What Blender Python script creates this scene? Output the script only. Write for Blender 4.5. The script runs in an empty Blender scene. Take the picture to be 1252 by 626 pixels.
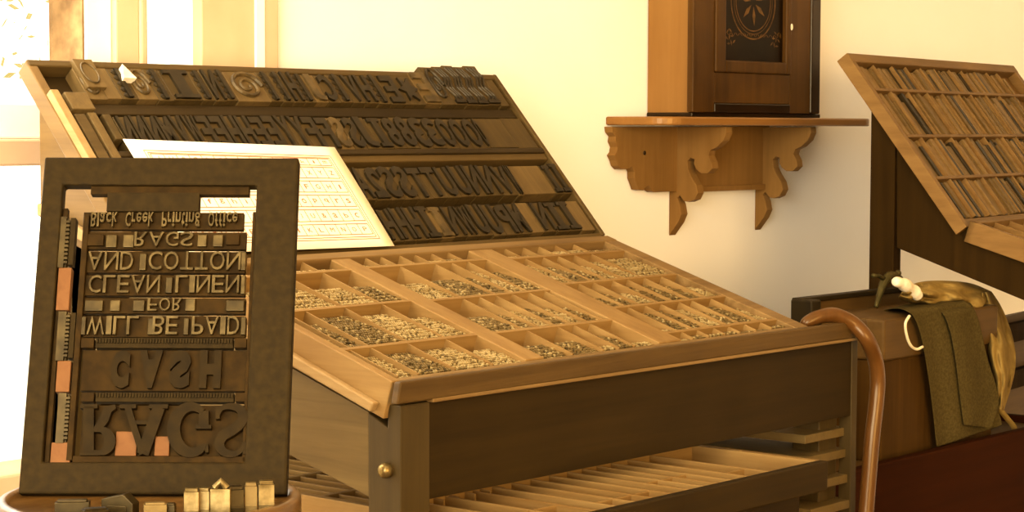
import bpy, bmesh, random
import numpy as np
from math import *
from mathutils import Vector, Matrix
random.seed(7)
SC = bpy.context.scene
COL = SC.collection

# ------------------------------------------------------------------ camera
F, YAW, PIT, ROL, EYE = 2500., 0.8616, 0.0625, 0.0032, 1.35
def V(*a): return Vector(a)
_f = V(sin(YAW)*cos(PIT), cos(YAW)*cos(PIT), -sin(PIT))
_r0 = V(cos(YAW), -sin(YAW), 0); _u0 = _r0.cross(_f)
_r = _r0*cos(ROL)+_u0*sin(ROL); _u = _u0*cos(ROL)-_r0*sin(ROL)
EYEP = V(0, 0, EYE)
def ray(x, y): return _f+_r*((x-626)/F)-_u*((y-313)/F)
def onp(x, y, p0, n):
    d = ray(x, y); return EYEP+d*((V(*p0)-EYEP).dot(V(*n))/d.dot(V(*n)))
def atX(x, y, v): return onp(x, y, (v, 0, 0), (1, 0, 0))
def atY(x, y, v): return onp(x, y, (0, v, 0), (0, 1, 0))
def atZ(x, y, v): return onp(x, y, (0, 0, v), (0, 0, 1))
def atD(x, y, d): return EYEP+ray(x, y)*d
cam = bpy.data.cameras.new('camera'); camo = bpy.data.objects.new('camera', cam); COL.objects.link(camo)
cam.sensor_width = 36; cam.lens = F*36/1252; cam.clip_start = .05
M = Matrix((( _r.x, _u.x, -_f.x, 0), (_r.y, _u.y, -_f.y, 0), (_r.z, _u.z, -_f.z, EYE), (0, 0, 0, 1)))
camo.matrix_world = M
SC.camera = camo

# ------------------------------------------------------------------ materials
def lin(c):
    return tuple(((v/255.)/12.92 if v/255. <= .04045 else ((v/255.+.055)/1.055)**2.4) for v in c)+(1,)
MATS = {}
KEEP = set('jamb paper rag_white string wall ceiling frame_white frame_shade bark leaf ground_out'.split())
TONE = {}
def col(name, c):
    l = lin(c)
    if name in KEEP: return l
    k = TONE.get(name, .46)
    return (l[0]*k, l[1]*k*1.02, l[2]*k*.90, 1)
def newmat(name):
    m = bpy.data.materials.new(name); m.use_nodes = True
    nt = m.node_tree; b = nt.nodes['Principled BSDF']; MATS[name] = m
    return m, nt, b
def wood(name, c1, c2, grain='X', scale=1.0, rough=.55, spec=.3, bump=.15, blotch=.35, dark=None):
    """two-tone stretched-noise wood; grain runs along the named object axis"""
    m, nt, b = newmat(name); N = nt.nodes.new; L = nt.links.new
    tc = N('ShaderNodeTexCoord'); mp = N('ShaderNodeMapping')
    s = {'X': (3, 70, 70), 'Y': (70, 3, 70), 'Z': (70, 70, 3)}[grain]
    mp.inputs['Scale'].default_value = [v*scale for v in s]
    L(tc.outputs['Object'], mp.inputs['Vector'])
    n1 = N('ShaderNodeTexNoise'); n1.inputs['Scale'].default_value = 1.0; n1.inputs['Detail'].default_value = 6; n1.inputs['Roughness'].default_value = .65
    n1.inputs['Distortion'].default_value = .6
    L(mp.outputs[0], n1.inputs['Vector'])
    n2 = N('ShaderNodeTexNoise'); n2.inputs['Scale'].default_value = 7*scale; n2.inputs['Detail'].default_value = 5
    L(tc.outputs['Object'], n2.inputs['Vector'])
    mx = N('ShaderNodeMath'); mx.operation = 'MULTIPLY_ADD'; mx.inputs[1].default_value = blotch
    L(n2.outputs[0], mx.inputs[0]); 
    sc = N('ShaderNodeMath'); sc.operation = 'MULTIPLY'; sc.inputs[1].default_value = 1-blotch
    L(n1.outputs[0], sc.inputs[0]); L(sc.outputs[0], mx.inputs[2])
    r = N('ShaderNodeValToRGB'); r.color_ramp.elements[0].position = .33; r.color_ramp.elements[1].position = .67
    r.color_ramp.elements[0].color = col(name, c2); r.color_ramp.elements[1].color = col(name, c1)
    if dark:
        e = r.color_ramp.elements.new(.12); e.color = col(name, dark)
    L(mx.outputs[0], r.inputs[0]); L(r.outputs[0], b.inputs['Base Color'])
    b.inputs['Roughness'].default_value = rough; b.inputs['Specular IOR Level'].default_value = spec*.7; b.inputs['Specular Tint'].default_value = (1, .80, .5, 1) if name not in KEEP else (1, 1, 1, 1)
    if bump:
        bp = N('ShaderNodeBump'); bp.inputs['Strength'].default_value = bump; bp.inputs['Distance'].default_value = .002
        L(n1.outputs[0], bp.inputs['Height']); L(bp.outputs[0], b.inputs['Normal'])
    return m
def plain(name, c1, c2=None, scale=40, rough=.6, spec=.3, metal=0, bump=.0, detail=4, dist=.002):
    m, nt, b = newmat(name); N = nt.nodes.new; L = nt.links.new
    c2 = c2 or tuple(v*.85 for v in c1)
    tc = N('ShaderNodeTexCoord'); n1 = N('ShaderNodeTexNoise'); n1.inputs['Scale'].default_value = scale; n1.inputs['Detail'].default_value = detail
    L(tc.outputs['Object'], n1.inputs['Vector'])
    r = N('ShaderNodeValToRGB'); r.color_ramp.elements[0].position = .35; r.color_ramp.elements[1].position = .65
    r.color_ramp.elements[0].color = col(name, c2); r.color_ramp.elements[1].color = col(name, c1)
    L(n1.outputs[0], r.inputs[0]); L(r.outputs[0], b.inputs['Base Color'])
    b.inputs['Roughness'].default_value = rough; b.inputs['Specular IOR Level'].default_value = spec*.7; b.inputs['Specular Tint'].default_value = (1, .80, .5, 1) if name not in KEEP else (1, 1, 1, 1); b.inputs['Metallic'].default_value = metal
    if bump:
        bp = N('ShaderNodeBump'); bp.inputs['Strength'].default_value = bump; bp.inputs['Distance'].default_value = dist
        L(n1.outputs[0], bp.inputs['Height']); L(bp.outputs[0], b.inputs['Normal'])
    return m

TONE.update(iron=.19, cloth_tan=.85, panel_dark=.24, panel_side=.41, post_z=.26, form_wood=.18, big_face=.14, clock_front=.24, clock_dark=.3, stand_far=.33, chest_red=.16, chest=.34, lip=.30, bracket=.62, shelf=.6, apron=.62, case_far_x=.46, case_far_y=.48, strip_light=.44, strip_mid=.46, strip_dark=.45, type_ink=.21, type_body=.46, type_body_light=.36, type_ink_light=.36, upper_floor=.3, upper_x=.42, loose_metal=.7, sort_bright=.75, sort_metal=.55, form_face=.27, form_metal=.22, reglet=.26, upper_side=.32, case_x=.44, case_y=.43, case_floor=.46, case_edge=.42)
wood('case_x', (206, 160, 98), (160, 113, 58), 'X', .8, dark=(120, 80, 36))
wood('case_y', (208, 162, 100), (164, 116, 60), 'Y', .8, dark=(120, 80, 36))
wood('case_floor', (205, 155, 98), (160, 110, 60), 'Y', .5, blotch=.7)
wood('case_edge', (196, 152, 96), (120, 84, 42), 'X', .7, dark=(70, 46, 20))
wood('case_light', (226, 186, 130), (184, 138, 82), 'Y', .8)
wood('lip', (150, 110, 58), (98, 68, 32), 'X', .7, dark=(54, 36, 14), bump=.4)
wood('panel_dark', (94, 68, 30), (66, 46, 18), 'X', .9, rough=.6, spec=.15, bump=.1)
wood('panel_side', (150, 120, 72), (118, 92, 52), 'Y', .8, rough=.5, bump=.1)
wood('post_z', (128, 100, 56), (96, 74, 40), 'Z', .8, rough=.5, bump=.1)
wood('upper_x', (128, 98, 54), (88, 66, 34), 'X', .8, dark=(50, 36, 16))
wood('upper_side', (190, 145, 88), (140, 102, 56), 'Y', .8)
wood('upper_floor', (96, 72, 38), (58, 42, 20), 'X', .8)
wood('type_body', (118, 92, 52), (74, 56, 30), 'Y', 1.5, blotch=.5, rough=.5)
wood('type_body_light', (172, 136, 84), (118, 90, 52), 'Y', 1.5, blotch=.5, rough=.5)
plain('type_ink', (80, 62, 34), (48, 36, 18), 60, rough=.42, spec=.5)
plain('type_ink_light', (140, 110, 66), (84, 64, 34), 60, rough=.42, spec=.5)
plain('paper', (252, 236, 204), (248, 230, 196), 8, rough=.8, spec=.1)
KEEP.add('print_red'); plain('print_red', (184, 104, 62), (170, 90, 50), 30, rough=.8, spec=.1)
plain('iron', (88, 65, 26), (68, 49, 18), 120, rough=.7, spec=.2, metal=0, bump=.12)
plain('form_wood', (104, 72, 28), (74, 50, 18), 80, spec=.15, rough=.7)
plain('form_metal', (128, 104, 62), (84, 66, 36), 60, rough=.38, spec=.6, metal=.5)
plain('form_face', (150, 124, 78), (96, 76, 42), 80, rough=.35, spec=.6, metal=.5)
plain('big_face', (92, 66, 24), (66, 46, 16), 60, rough=.6, spec=.15)
wood('reglet', (196, 128, 76), (164, 100, 56), 'Z', .8)
plain('sort_dark', (120, 96, 56), (80, 62, 34), 60, rough=.5)
plain('sort_metal', (168, 138, 88), (140, 112, 68), 60, rough=.35, spec=.6, metal=.35)
plain('sort_bright', (222, 194, 142), (176, 146, 94), 60, rough=.3, spec=.7, metal=.4)
plain('loose_metal', (200, 172, 120), (110, 88, 50), 60, rough=.3, spec=.7, metal=.6)
wood('table_wood', (160, 112, 58), (104, 70, 32), 'X', .6, rough=.3, spec=.5)
wood('clock_side', (206, 150, 84), (176, 120, 60), 'Z', .5, rough=.35, spec=.4, blotch=.6)
wood('clock_front', (176, 118, 52), (84, 50, 18), 'Z', .6, rough=.45, spec=.2, blotch=.7)
wood('clock_dark', (70, 42, 16), (42, 24, 8), 'X', .5, rough=.3, spec=.4)
plain('glass_black', (40, 24, 8), (28, 16, 5), 10, rough=.35, spec=.12)
plain('gilt', (150, 104, 46), (100, 66, 26), 90, rough=.4, metal=.3)
wood('shelf', (186, 128, 66), (148, 96, 44), 'X', .6, rough=.3, spec=.5)
wood('bracket', (180, 132, 74), (138, 96, 48), 'Z', .6, rough=.6, spec=.15, blotch=.6)
wood('case_far_x', (170, 126, 72), (130, 92, 48), 'X', .8)
wood('case_far_y', (176, 132, 76), (136, 96, 50), 'Y', .8)
wood('strip_light', (186, 144, 88), (150, 112, 62), 'Y', .8)
wood('strip_mid', (150, 116, 68), (120, 90, 48), 'Y', .8)
plain('strip_dark', (74, 58, 32), (48, 36, 18), 30, rough=.5)
wood('stand_far', (84, 58, 24), (60, 40, 15), 'Z', .6, rough=.75, spec=.06)
wood('chest', (124, 86, 38), (86, 56, 22), 'Z', .6, rough=.7, spec=.1, dark=(60, 36, 14))
wood('chest_band', (132, 96, 50), (96, 68, 34), 'X', .6, dark=(60, 42, 18))
wood('chest_red', (124, 60, 22), (92, 42, 14), 'X', .6, rough=.75, spec=.06)
wood('chest_dark', (56, 42, 20), (34, 25, 11), 'X', .6)
TONE['cane'] = .27
wood('cane', (170, 108, 50), (128, 78, 32), 'Z', .6, rough=.28, spec=.5)
plain('apron', (98, 82, 46), (78, 64, 34), 260, rough=.9, spec=.1, bump=.3, dist=.0006)
plain('cloth_tan', (158, 128, 72), (128, 100, 52), 30, rough=.85, spec=.1, bump=.3)
plain('string', (236, 220, 180), (214, 194, 150), 60, rough=.9)
plain('green_metal', (104, 92, 52), (74, 64, 34), 40, rough=.4, metal=.4)
plain('rag_white', (236, 222, 190), (208, 190, 152), 40, rough=.9)
plain('knob', (190, 160, 106), (150, 120, 74), 30, rough=.3, metal=.7)
plain('wall', (252, 245, 230), (251, 243, 227), 5, rough=.95, spec=.1)
plain('ceiling', (250, 242, 226), (246, 236, 216), 5, rough=.95, spec=.1)
wood('floor', (120, 84, 46), (84, 56, 28), 'X', .5)
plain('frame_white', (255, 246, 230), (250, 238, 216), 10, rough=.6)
plain('frame_shade', (216, 180, 140), (206, 168, 128), 10, rough=.7)  # shaded copy of the white frame paint, shade put into the colour
plain('bark', (122, 96, 60), (84, 64, 38), 14, rough=.9, bump=.6, dist=.02)
plain('jamb', (150, 116, 74), (104, 78, 46), 26, rough=.9, bump=.2); plain('leaf', (172, 160, 104), (150, 138, 84), 3, rough=.8)  # jamb: shade of the window's inner face is put into its tan
plain('ground_out', (250, 244, 226), (240, 232, 210), 2, rough=.95)
def glassmat():
    m, nt, b = newmat('window_glass'); N = nt.nodes.new; L = nt.links.new
    t = N('ShaderNodeBsdfTransparent'); g = N('ShaderNodeBsdfGlossy'); g.inputs['Roughness'].default_value = .02
    mx = N('ShaderNodeMixShader'); mx.inputs[0].default_value = .05
    L(t.outputs[0], mx.inputs[1]); L(g.outputs[0], mx.inputs[2]); L(mx.outputs[0], nt.nodes['Material Output'].inputs[0])
glassmat()

# ------------------------------------------------------------------ mesh helpers
class MB:
    def __init__(s): s.v = []; s.f = []
    def add(s, vs, fs):
        k = len(s.v); s.v += [tuple(p) for p in vs]; s.f += [tuple(i+k for i in f) for f in fs]; return s
    def hexa(s, p):
        """8 corners: bottom 4 (ccw seen from above) then top 4"""
        return s.add(p, [(3, 2, 1, 0), (4, 5, 6, 7), (0, 1, 5, 4), (1, 2, 6, 5), (2, 3, 7, 6), (3, 0, 4, 7)])
    def box(s, x0, x1, y0, y1, z0, z1, fr=None):
        p = [V(x0, y0, z0), V(x1, y0, z0), V(x1, y1, z0), V(x0, y1, z0), V(x0, y0, z1), V(x1, y0, z1), V(x1, y1, z1), V(x0, y1, z1)]
        if fr: p = [fr(*q) for q in p]
        return s.hexa(p)
    def prism(s, poly, ext):
        n = len(poly); ext = Vector(ext); a = [Vector(p) for p in poly]; b = [p+ext for p in a]
        return s.add(a+b, [tuple(range(n-1, -1, -1)), tuple(range(n, 2*n))]+[(i, (i+1) % n, n+(i+1) % n, n+i) for i in range(n)])
    def tube(s, pts, rad, seg=12, cap=True):
        pts = [Vector(p) for p in pts]; n = len(pts)
        if not hasattr(rad, '__len__'): rad = [rad]*n
        t0 = (pts[1]-pts[0]).normalized(); up = V(0, 0, 1) if abs(t0.z) < .9 else V(1, 0, 0)
        a = t0.cross(up).normalized(); vs = []; fs = []
        for i, p in enumerate(pts):
            t = (pts[min(i+1, n-1)]-pts[max(i-1, 0)]).normalized()
            a = (a-t*a.dot(t)).normalized(); b = t.cross(a)
            for k in range(seg):
                q = 2*pi*k/seg; vs.append(p+(a*cos(q)+b*sin(q))*rad[i])
        for i in range(n-1):
            for k in range(seg): fs.append((i*seg+k, i*seg+(k+1) % seg, (i+1)*seg+(k+1) % seg, (i+1)*seg+k))
        if cap: fs += [tuple(range(seg-1, -1, -1)), tuple((n-1)*seg+k for k in range(seg))]
        return s.add(vs, fs)
    def lathe(s, c, prof, seg=48):
        """prof: list of (r, z), around the vertical through c"""
        c = Vector(c); vs = []; fs = []; n = len(prof)
        for r, z in prof:
            for k in range(seg): vs.append(c+V(r*cos(2*pi*k/seg), r*sin(2*pi*k/seg), z))
        for i in range(n-1):
            for k in range(seg): fs.append((i*seg+k, i*seg+(k+1) % seg, (i+1)*seg+(k+1) % seg, (i+1)*seg+k))
        fs += [tuple(range(seg-1, -1, -1)), tuple((n-1)*seg+k for k in range(seg))]
        return s.add(vs, fs)
    def ball(s, c, r, seg=10, rings=6, sq=(1, 1, 1)):
        c = Vector(c); vs = [c+V(0, 0, -r*sq[2])]; fs = []
        for i in range(1, rings):
            a = pi*i/rings-pi/2
            for k in range(seg):
                q = 2*pi*k/seg; vs.append(c+V(r*sq[0]*cos(a)*cos(q), r*sq[1]*cos(a)*sin(q), r*sq[2]*sin(a)))
        vs.append(c+V(0, 0, r*sq[2])); e = len(vs)-1
        for k in range(seg): fs.append((0, 1+(k+1) % seg, 1+k))
        for i in range(rings-2):
            for k in range(seg): fs.append((1+i*seg+k, 1+i*seg+(k+1) % seg, 1+(i+1)*seg+(k+1) % seg, 1+(i+1)*seg+k))
        for k in range(seg): fs.append((e, 1+(rings-2)*seg+k, 1+(rings-2)*seg+(k+1) % seg))
        return s.add(vs, fs)
    def grid(s, P, thick=None):
        nr, nc = len(P), len(P[0]); vs = [p for row in P for p in row]
        return s.add(vs, [(i*nc+j, i*nc+j+1, (i+1)*nc+j+1, (i+1)*nc+j) for i in range(nr-1) for j in range(nc-1)])
    def mesh(s, name, m, smooth=False):
        me = bpy.data.meshes.new(name); me.from_pydata(s.v, [], s.f); me.update()
        bm = bmesh.new(); bm.from_mesh(me); bmesh.ops.recalc_face_normals(bm, faces=bm.faces); bm.to_mesh(me); bm.free()
        if smooth:
            for p in me.polygons: p.use_smooth = True
        me.materials.append(MATS[m]); return me
    def build(s, name, m, parent=None, smooth=False, bevel=0, solid=0, sub=0, local=False):
        """coordinates are in world space unless local; the object is moved to its parent's frame"""
        me = s.mesh(name, m, smooth)
        if parent is not None and not local:
            me.transform(WM[parent.name].inverted())
        o = bpy.data.objects.new(name, me); COL.objects.link(o)
        if parent is not None: o.parent = parent
        WM[o.name] = WM[parent.name].copy() if parent is not None else Matrix()
        if solid:
            q = o.modifiers.new('s', 'SOLIDIFY'); q.thickness = solid; q.offset = 0
        if sub:
            q = o.modifiers.new('d', 'SUBSURF'); q.levels = sub; q.render_levels = sub
        if bevel:
            q = o.modifiers.new('b', 'BEVEL'); q.width = bevel; q.segments = 2; q.limit_method = 'ANGLE'; q.angle_limit = radians(40)
        return o
WM = {}
def tag(o, label, cat, group=None, kind=None):
    if label: o['label'] = label
    if cat: o['category'] = cat
    if group: o['group'] = group
    if kind: o['kind'] = kind
    return o
def struct(o): o['kind'] = 'structure'; return o
def thing(name, loc, label, cat, group=None, mat=None):
    o = bpy.data.objects.new(name, None); COL.objects.link(o); o.empty_display_size = .02
    m = mat if mat is not None else Matrix.Translation(Vector(loc))
    o.matrix_world = m; WM[o.name] = m.copy(); tag(o, label, cat, group); return o
def recenter(o):
    """move a top-level mesh's origin to its base centre"""
    me = o.data; xs = [v.co for v in me.vertices]
    c = V((min(p.x for p in xs)+max(p.x for p in xs))/2, (min(p.y for p in xs)+max(p.y for p in xs))/2, min(p.z for p in xs))
    me.transform(Matrix.Translation(-c)); o.matrix_world = Matrix.Translation(c); WM[o.name] = o.matrix_world.copy(); return o
def frame(o, ex, ey, ez):
    ex, ey, ez = Vector(ex), Vector(ey), Vector(ez)
    return Matrix(((ex.x, ey.x, ez.x, o[0]), (ex.y, ey.y, ez.y, o[1]), (ex.z, ey.z, ez.z, o[2]), (0, 0, 0, 1)))
def catmull(P, n=8):
    P = [Vector(p_) for p_ in P]; Q = [P[0]*2-P[1]]+P+[P[-1]*2-P[-2]]; out = []
    for i in range(1, len(Q)-2):
        for k in range(n):
            t = k/n; a, b, c_, d = Q[i-1], Q[i], Q[i+1], Q[i+2]
            out.append(.5*((2*b)+(c_-a)*t+(2*a-5*b+4*c_-d)*t*t+(3*b-a-3*c_+d)*t**3))
    return out+[P[-1]]
_G = {}
def glyph(ch, weight=0.0, ext=.1):
    """verts and faces of one solid letter, centred, height of a capital scaled to 1"""
    k = (ch, weight, ext)
    if k in _G: return _G[k]
    cu = bpy.data.curves.new('g', 'FONT'); cu.body = ch; cu.size = 1; cu.extrude = ext/2; cu.offset = weight; cu.resolution_u = 3
    ob = bpy.data.objects.new('g', cu); COL.objects.link(ob)
    dg = bpy.context.evaluated_depsgraph_get(); me = bpy.data.meshes.new_from_object(ob.evaluated_get(dg))
    vs = [v.co.copy() for v in me.vertices]; fs = [tuple(p.vertices) for p in me.polygons]
    bpy.data.objects.remove(ob); bpy.data.curves.remove(cu); bpy.data.meshes.remove(me)
    x0 = min(v.x for v in vs); x1 = max(v.x for v in vs); y0 = min(v.y for v in vs); y1 = max(v.y for v in vs)
    _G[k] = (vs, fs, x0, x1, y0, y1); return _G[k]
def put_glyph(mb, ch, x0, x1, y0, y1, z0, z1, fx=1, fy=1, weight=0., fr=None):
    """stretch a letter to fill the box; fx/fy = -1 mirror it"""
    vs, fs, a0, a1, b0, b1 = glyph(ch, weight); out = []
    for v in vs:
        u = (v.x-a0)/(a1-a0); w = (v.y-b0)/(b1-b0)
        if fx < 0: u = 1-u
        if fy < 0: w = 1-w
        p = V(x0+u*(x1-x0), y0+w*(y1-y0), z0 if v.z < 0 else z1)
        out.append(fr(*p) if fr else p)
    mb.add(out, fs)

# ------------------------------------------------------------------ room
WY = 2.20; X0, X1, YB, H = -.8, 5.6, -2.6, 2.7
w0, w1, w2, w3 = 1.0, 1.6919, 1.7879, 1.8789      # two window openings in the back wall
ZS, ZT = .905, 2.15
mb = MB(); mb.box(X0-.15, X1+.15, YB-.15, WY+.15, -.1, 0); struct(mb.build('floor', 'floor'))
mb = MB(); mb.box(X0-.15, X1+.15, YB-.15, WY+.15, H, H+.1); struct(mb.build('ceiling', 'ceiling'))
TH = .072
mb = MB()
for a, b, c, d in ((X0, w0, 0, H), (w3+.02, X1, 0, H), (w0, w3+.02, 0, ZS), (w0, w3+.02, ZT, H)): mb.box(a, b, WY, WY+TH, c, d)
struct(mb.build('wall_back', 'wall'))
mb = MB()
LW = (-.5, 1.5, .9, 2.3)                             # window in the left wall
for a, b, c, d in ((YB, LW[0], 0, H), (LW[1], WY, 0, H), (LW[0], LW[1], 0, LW[2]), (LW[0], LW[1], LW[3], H)): mb.box(X0-.1, X0, a, b, c, d)
struct(mb.build('wall_left', 'wall'))
mb = MB(); mb.box(X1, X1+.1, YB, WY, 0, H); struct(mb.build('wall_right', 'wall'))
mb = MB(); mb.box(X0, X1, YB-.1, YB, 0, H); struct(mb.build('wall_front', 'wall'))
mb = MB(); mb.box(w3+.16, X1, WY-.015, WY, 0, .14); struct(mb.build('baseboard_back', 'frame_white', bevel=.004))
# window_1: wide sash window at the far left
def ss(name, mbx, mat, parent=None, bevel=0): return mbx.build(name, mat, parent, bevel=bevel)
win = bpy.data.objects.new('window_1', None); COL.objects.link(win); win.location = (w0, WY, ZS); WM['window_1'] = Matrix.Translation((w0, WY, ZS)); struct(win)
zr0, zr1, zr2 = 1.2993, 1.3339, 1.3809
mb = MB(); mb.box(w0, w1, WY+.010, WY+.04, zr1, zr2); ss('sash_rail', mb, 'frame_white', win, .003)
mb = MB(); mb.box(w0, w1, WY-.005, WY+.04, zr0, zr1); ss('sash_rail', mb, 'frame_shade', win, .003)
mb = MB(); mb.box(w1-.003, w1-.0002, WY-.002, WY+.070, ZS, ZT); o = ss('window_jamb', mb, 'jamb', win); o['label'] = 'window jamb coloured tan for shade'
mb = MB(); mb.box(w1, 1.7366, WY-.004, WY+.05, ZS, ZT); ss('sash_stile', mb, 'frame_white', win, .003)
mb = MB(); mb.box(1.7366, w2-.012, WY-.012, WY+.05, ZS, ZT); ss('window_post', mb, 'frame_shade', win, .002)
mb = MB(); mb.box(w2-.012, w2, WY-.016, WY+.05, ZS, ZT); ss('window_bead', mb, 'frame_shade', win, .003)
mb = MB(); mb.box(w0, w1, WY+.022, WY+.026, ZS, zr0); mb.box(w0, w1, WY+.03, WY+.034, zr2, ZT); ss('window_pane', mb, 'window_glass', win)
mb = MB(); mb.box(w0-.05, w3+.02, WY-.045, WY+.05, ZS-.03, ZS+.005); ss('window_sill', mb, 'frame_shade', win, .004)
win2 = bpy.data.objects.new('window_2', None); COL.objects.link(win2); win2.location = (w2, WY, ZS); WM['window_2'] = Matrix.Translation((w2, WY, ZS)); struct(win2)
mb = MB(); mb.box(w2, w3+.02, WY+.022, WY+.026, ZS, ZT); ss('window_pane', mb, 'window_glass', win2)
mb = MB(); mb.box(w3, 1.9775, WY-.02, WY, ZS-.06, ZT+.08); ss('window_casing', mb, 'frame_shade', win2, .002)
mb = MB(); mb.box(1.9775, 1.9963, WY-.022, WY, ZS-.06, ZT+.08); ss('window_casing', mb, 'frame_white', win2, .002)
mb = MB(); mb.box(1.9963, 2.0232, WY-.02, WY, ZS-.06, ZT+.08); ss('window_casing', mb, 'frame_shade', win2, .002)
win3 = bpy.data.objects.new('window_3', None); COL.objects.link(win3); win3.location = (X0, LW[0], LW[2]); WM['window_3'] = Matrix.Translation((X0, LW[0], LW[2])); struct(win3)
mb = MB()
for y in (LW[0], .45, 1.45): mb.box(X0-.07, X0-.02, y, y+.05, LW[2], LW[3])
for z in (LW[2], 1.58, LW[3]-.05): mb.box(X0-.07, X0-.02, LW[0], LW[1], z, z+.05)
ss('window_frame', mb, 'frame_white', win3)
# outdoors
mb = MB(); mb.box(-8, 14, WY+.3, 16, -.35, -.3); o = mb.build('ground_outside', 'ground_out'); struct(o)
def bark(c, h):
    mb = MB(); pts = []; rr = []
    for i in range(14):
        z = -.3+h*i/13; pts.append(V(c[0]+.012*sin(i*1.3), c[1]+.02*cos(i*.9), z)); rr.append(.085*(1-.2*i/13)*(1+.10*sin(i*2.7)))
    mb.tube(pts, rr, 14); return mb
tc = atY(-60, 40, 4.6)
tree = thing('tree', (tc.x, 4.6, -.3), 'pale green leaves of a tree seen through the window at top left', 'tree')
bark((tc.x, 4.6), 4.2).build('trunk', 'bark', tree, smooth=True)
mb = MB()
for i in range(700):
    c = V(tc.x+.10+random.gauss(0, .14), 4.5+random.gauss(0, .2), random.uniform(1.46, 3.2))
    a = V(*[random.gauss(0, 1) for _ in range(3)]).normalized()*random.uniform(.010, .024); b = a.orthogonal().normalized()*a.length*.55
    mb.add([c-a, c+b, c+a, c-b], [(0, 1, 2, 3)])
mb.build('foliage', 'leaf', tree)

# ------------------------------------------------------------------ main type cabinet
t1, t2 = .3072, .8359
O = V(1.5646, 1.5107, 1.0795)
E1 = V(1, 0, 0); L1 = V(0, cos(t1), sin(t1)); N1 = V(0, -sin(t1), cos(t1))
D1 = .3690; W1 = .822
def lo(s, t, n=0): return O+E1*s+L1*t+N1*n
def lo_px(x, y, n=0):
    p = onp(x, y, lo(0, 0, n), N1)-O; return p.x, p.dot(L1)
B = V(1.5646, 1.8705, 1.1937)
L2 = V(0, cos(t2), sin(t2)); N2 = V(0, -sin(t2), cos(t2))
D2 = .320; SA, SB = -.049, .8235
def up(s, t, n=0): return B+E1*s+L2*t+N2*n
def up_px(x, y, n=0):
    p = onp(x, y, up(0, 0, n), N2)-B; return p.x, p.dot(L2)

CX0, CX1, CYF, CYB = 1.5698, 2.503, 1.503, 2.12
slope = tan(t1)
cab = thing('type_cabinet', (2.03, 1.8, 0), 'dark wooden sloping type cabinet in the middle of the room, holding the open type case', 'cabinet')
def sl(y, z0): return z0+(y-CYF)*slope
# left side panel (sloped top and bottom), set in behind the post
mb = MB(); yb0 = 1.552
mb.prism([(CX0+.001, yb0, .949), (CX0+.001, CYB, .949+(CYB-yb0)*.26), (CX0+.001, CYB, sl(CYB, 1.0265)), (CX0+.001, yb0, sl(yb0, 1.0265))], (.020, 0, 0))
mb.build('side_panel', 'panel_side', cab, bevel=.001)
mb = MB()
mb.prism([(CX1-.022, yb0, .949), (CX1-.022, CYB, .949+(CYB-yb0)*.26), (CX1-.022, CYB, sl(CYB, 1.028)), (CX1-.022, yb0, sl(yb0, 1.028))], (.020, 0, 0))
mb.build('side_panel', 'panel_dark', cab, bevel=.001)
# pale ledge strip running along the top of the left panel
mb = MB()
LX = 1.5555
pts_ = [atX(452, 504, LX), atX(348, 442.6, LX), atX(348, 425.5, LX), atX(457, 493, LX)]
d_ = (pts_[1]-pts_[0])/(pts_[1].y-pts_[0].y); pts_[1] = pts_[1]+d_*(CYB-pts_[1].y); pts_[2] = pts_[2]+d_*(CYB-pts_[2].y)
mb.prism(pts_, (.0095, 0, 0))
o = mb.build('ledge_strip', 'case_light', cab, bevel=.002); o['label'] = 'pale strip on top of the side panel'
# front panel
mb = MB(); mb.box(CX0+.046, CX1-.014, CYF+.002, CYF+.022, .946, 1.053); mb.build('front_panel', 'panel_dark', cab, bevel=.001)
mb = MB(); mb.box(CX1-.0145, CX1, CYF, CYF+.02, .80, 1.0535); mb.build('end_strip', 'post_z', cab, bevel=.001)
# front lip rail
mb = MB()
mb.prism([(CX0-.012, CYF-.006, 1.056), (CX1+.016, CYF-.006, 1.0575), (CX1+.016, CYF-.006, 1.0805), (CX0-.006, CYF-.006, 1.0800)], (0, .010, 0))
o = mb.build('front_lip', 'lip', cab, bevel=.002)
mb = MB(); mb.box(CX0+.044, CX1, CYF-.0066, CYF+.004, 1.0530, 1.0572); o = mb.build('lip_highlight', 'case_edge', cab, bevel=.001); o['label'] = 'pale highlight strip along the lower edge of the lip'  # pale strip added as a painted highlight below the lip
# corner posts
def post(x, y, wx, wy, top, mat='post_z', name='corner_post'):
    mb = MB(); mb.box(x, x+wx, y, y+wy, 0, top); return mb.build(name, mat, cab, bevel=.002)
mb = MB(); mb.prism([(CX0, CYF, 0), (CX0, CYF+.049, 0), (CX0, CYF+.049, 1.0415), (CX0, CYF+.020, 1.028), (CX0, CYF+.019, 1.0535), (CX0, CYF, 1.0535)], (.046, 0, 0))
lp = mb.build('corner_post', 'post_z', cab, bevel=.0015)
mb = MB(); mb.tube([(CX0+.002, 1.5225, .982), (CX0-.006, 1.5225, .982), (CX0-.010, 1.5225, .982), (CX0-.0115, 1.5225, .982)], [.0085, .0085, .006, .002], 16)
o = mb.build('bolt_head', 'knob', lp, smooth=True); o['label'] = 'round metal bolt head'
post(CX1-.060, CYB-.05, .045, .05, 1.18)
post(CX0, CYB-.05, .045, .05, 1.18)
post(CX1-.060, CYF+.024, .046, .045, 1.05)
# runner rails of the right-hand side seen below the front panel
for z in (.928, .898, .862, .826):
    mb = MB(); mb.box(CX1-.115, CX1-.004, CYF+.012-(.928-z)*.10, CYB, z-.012, z); mb.build('drawer_runner', 'panel_side', cab, bevel=.001)
for z in (.893, .857, .82):
    mb = MB(); mb.box(CX0+.047, CX0+.07, CYF+.03, CYB, z-.012, z); mb.build('drawer_runner', 'panel_side', cab, bevel=.001)
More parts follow.
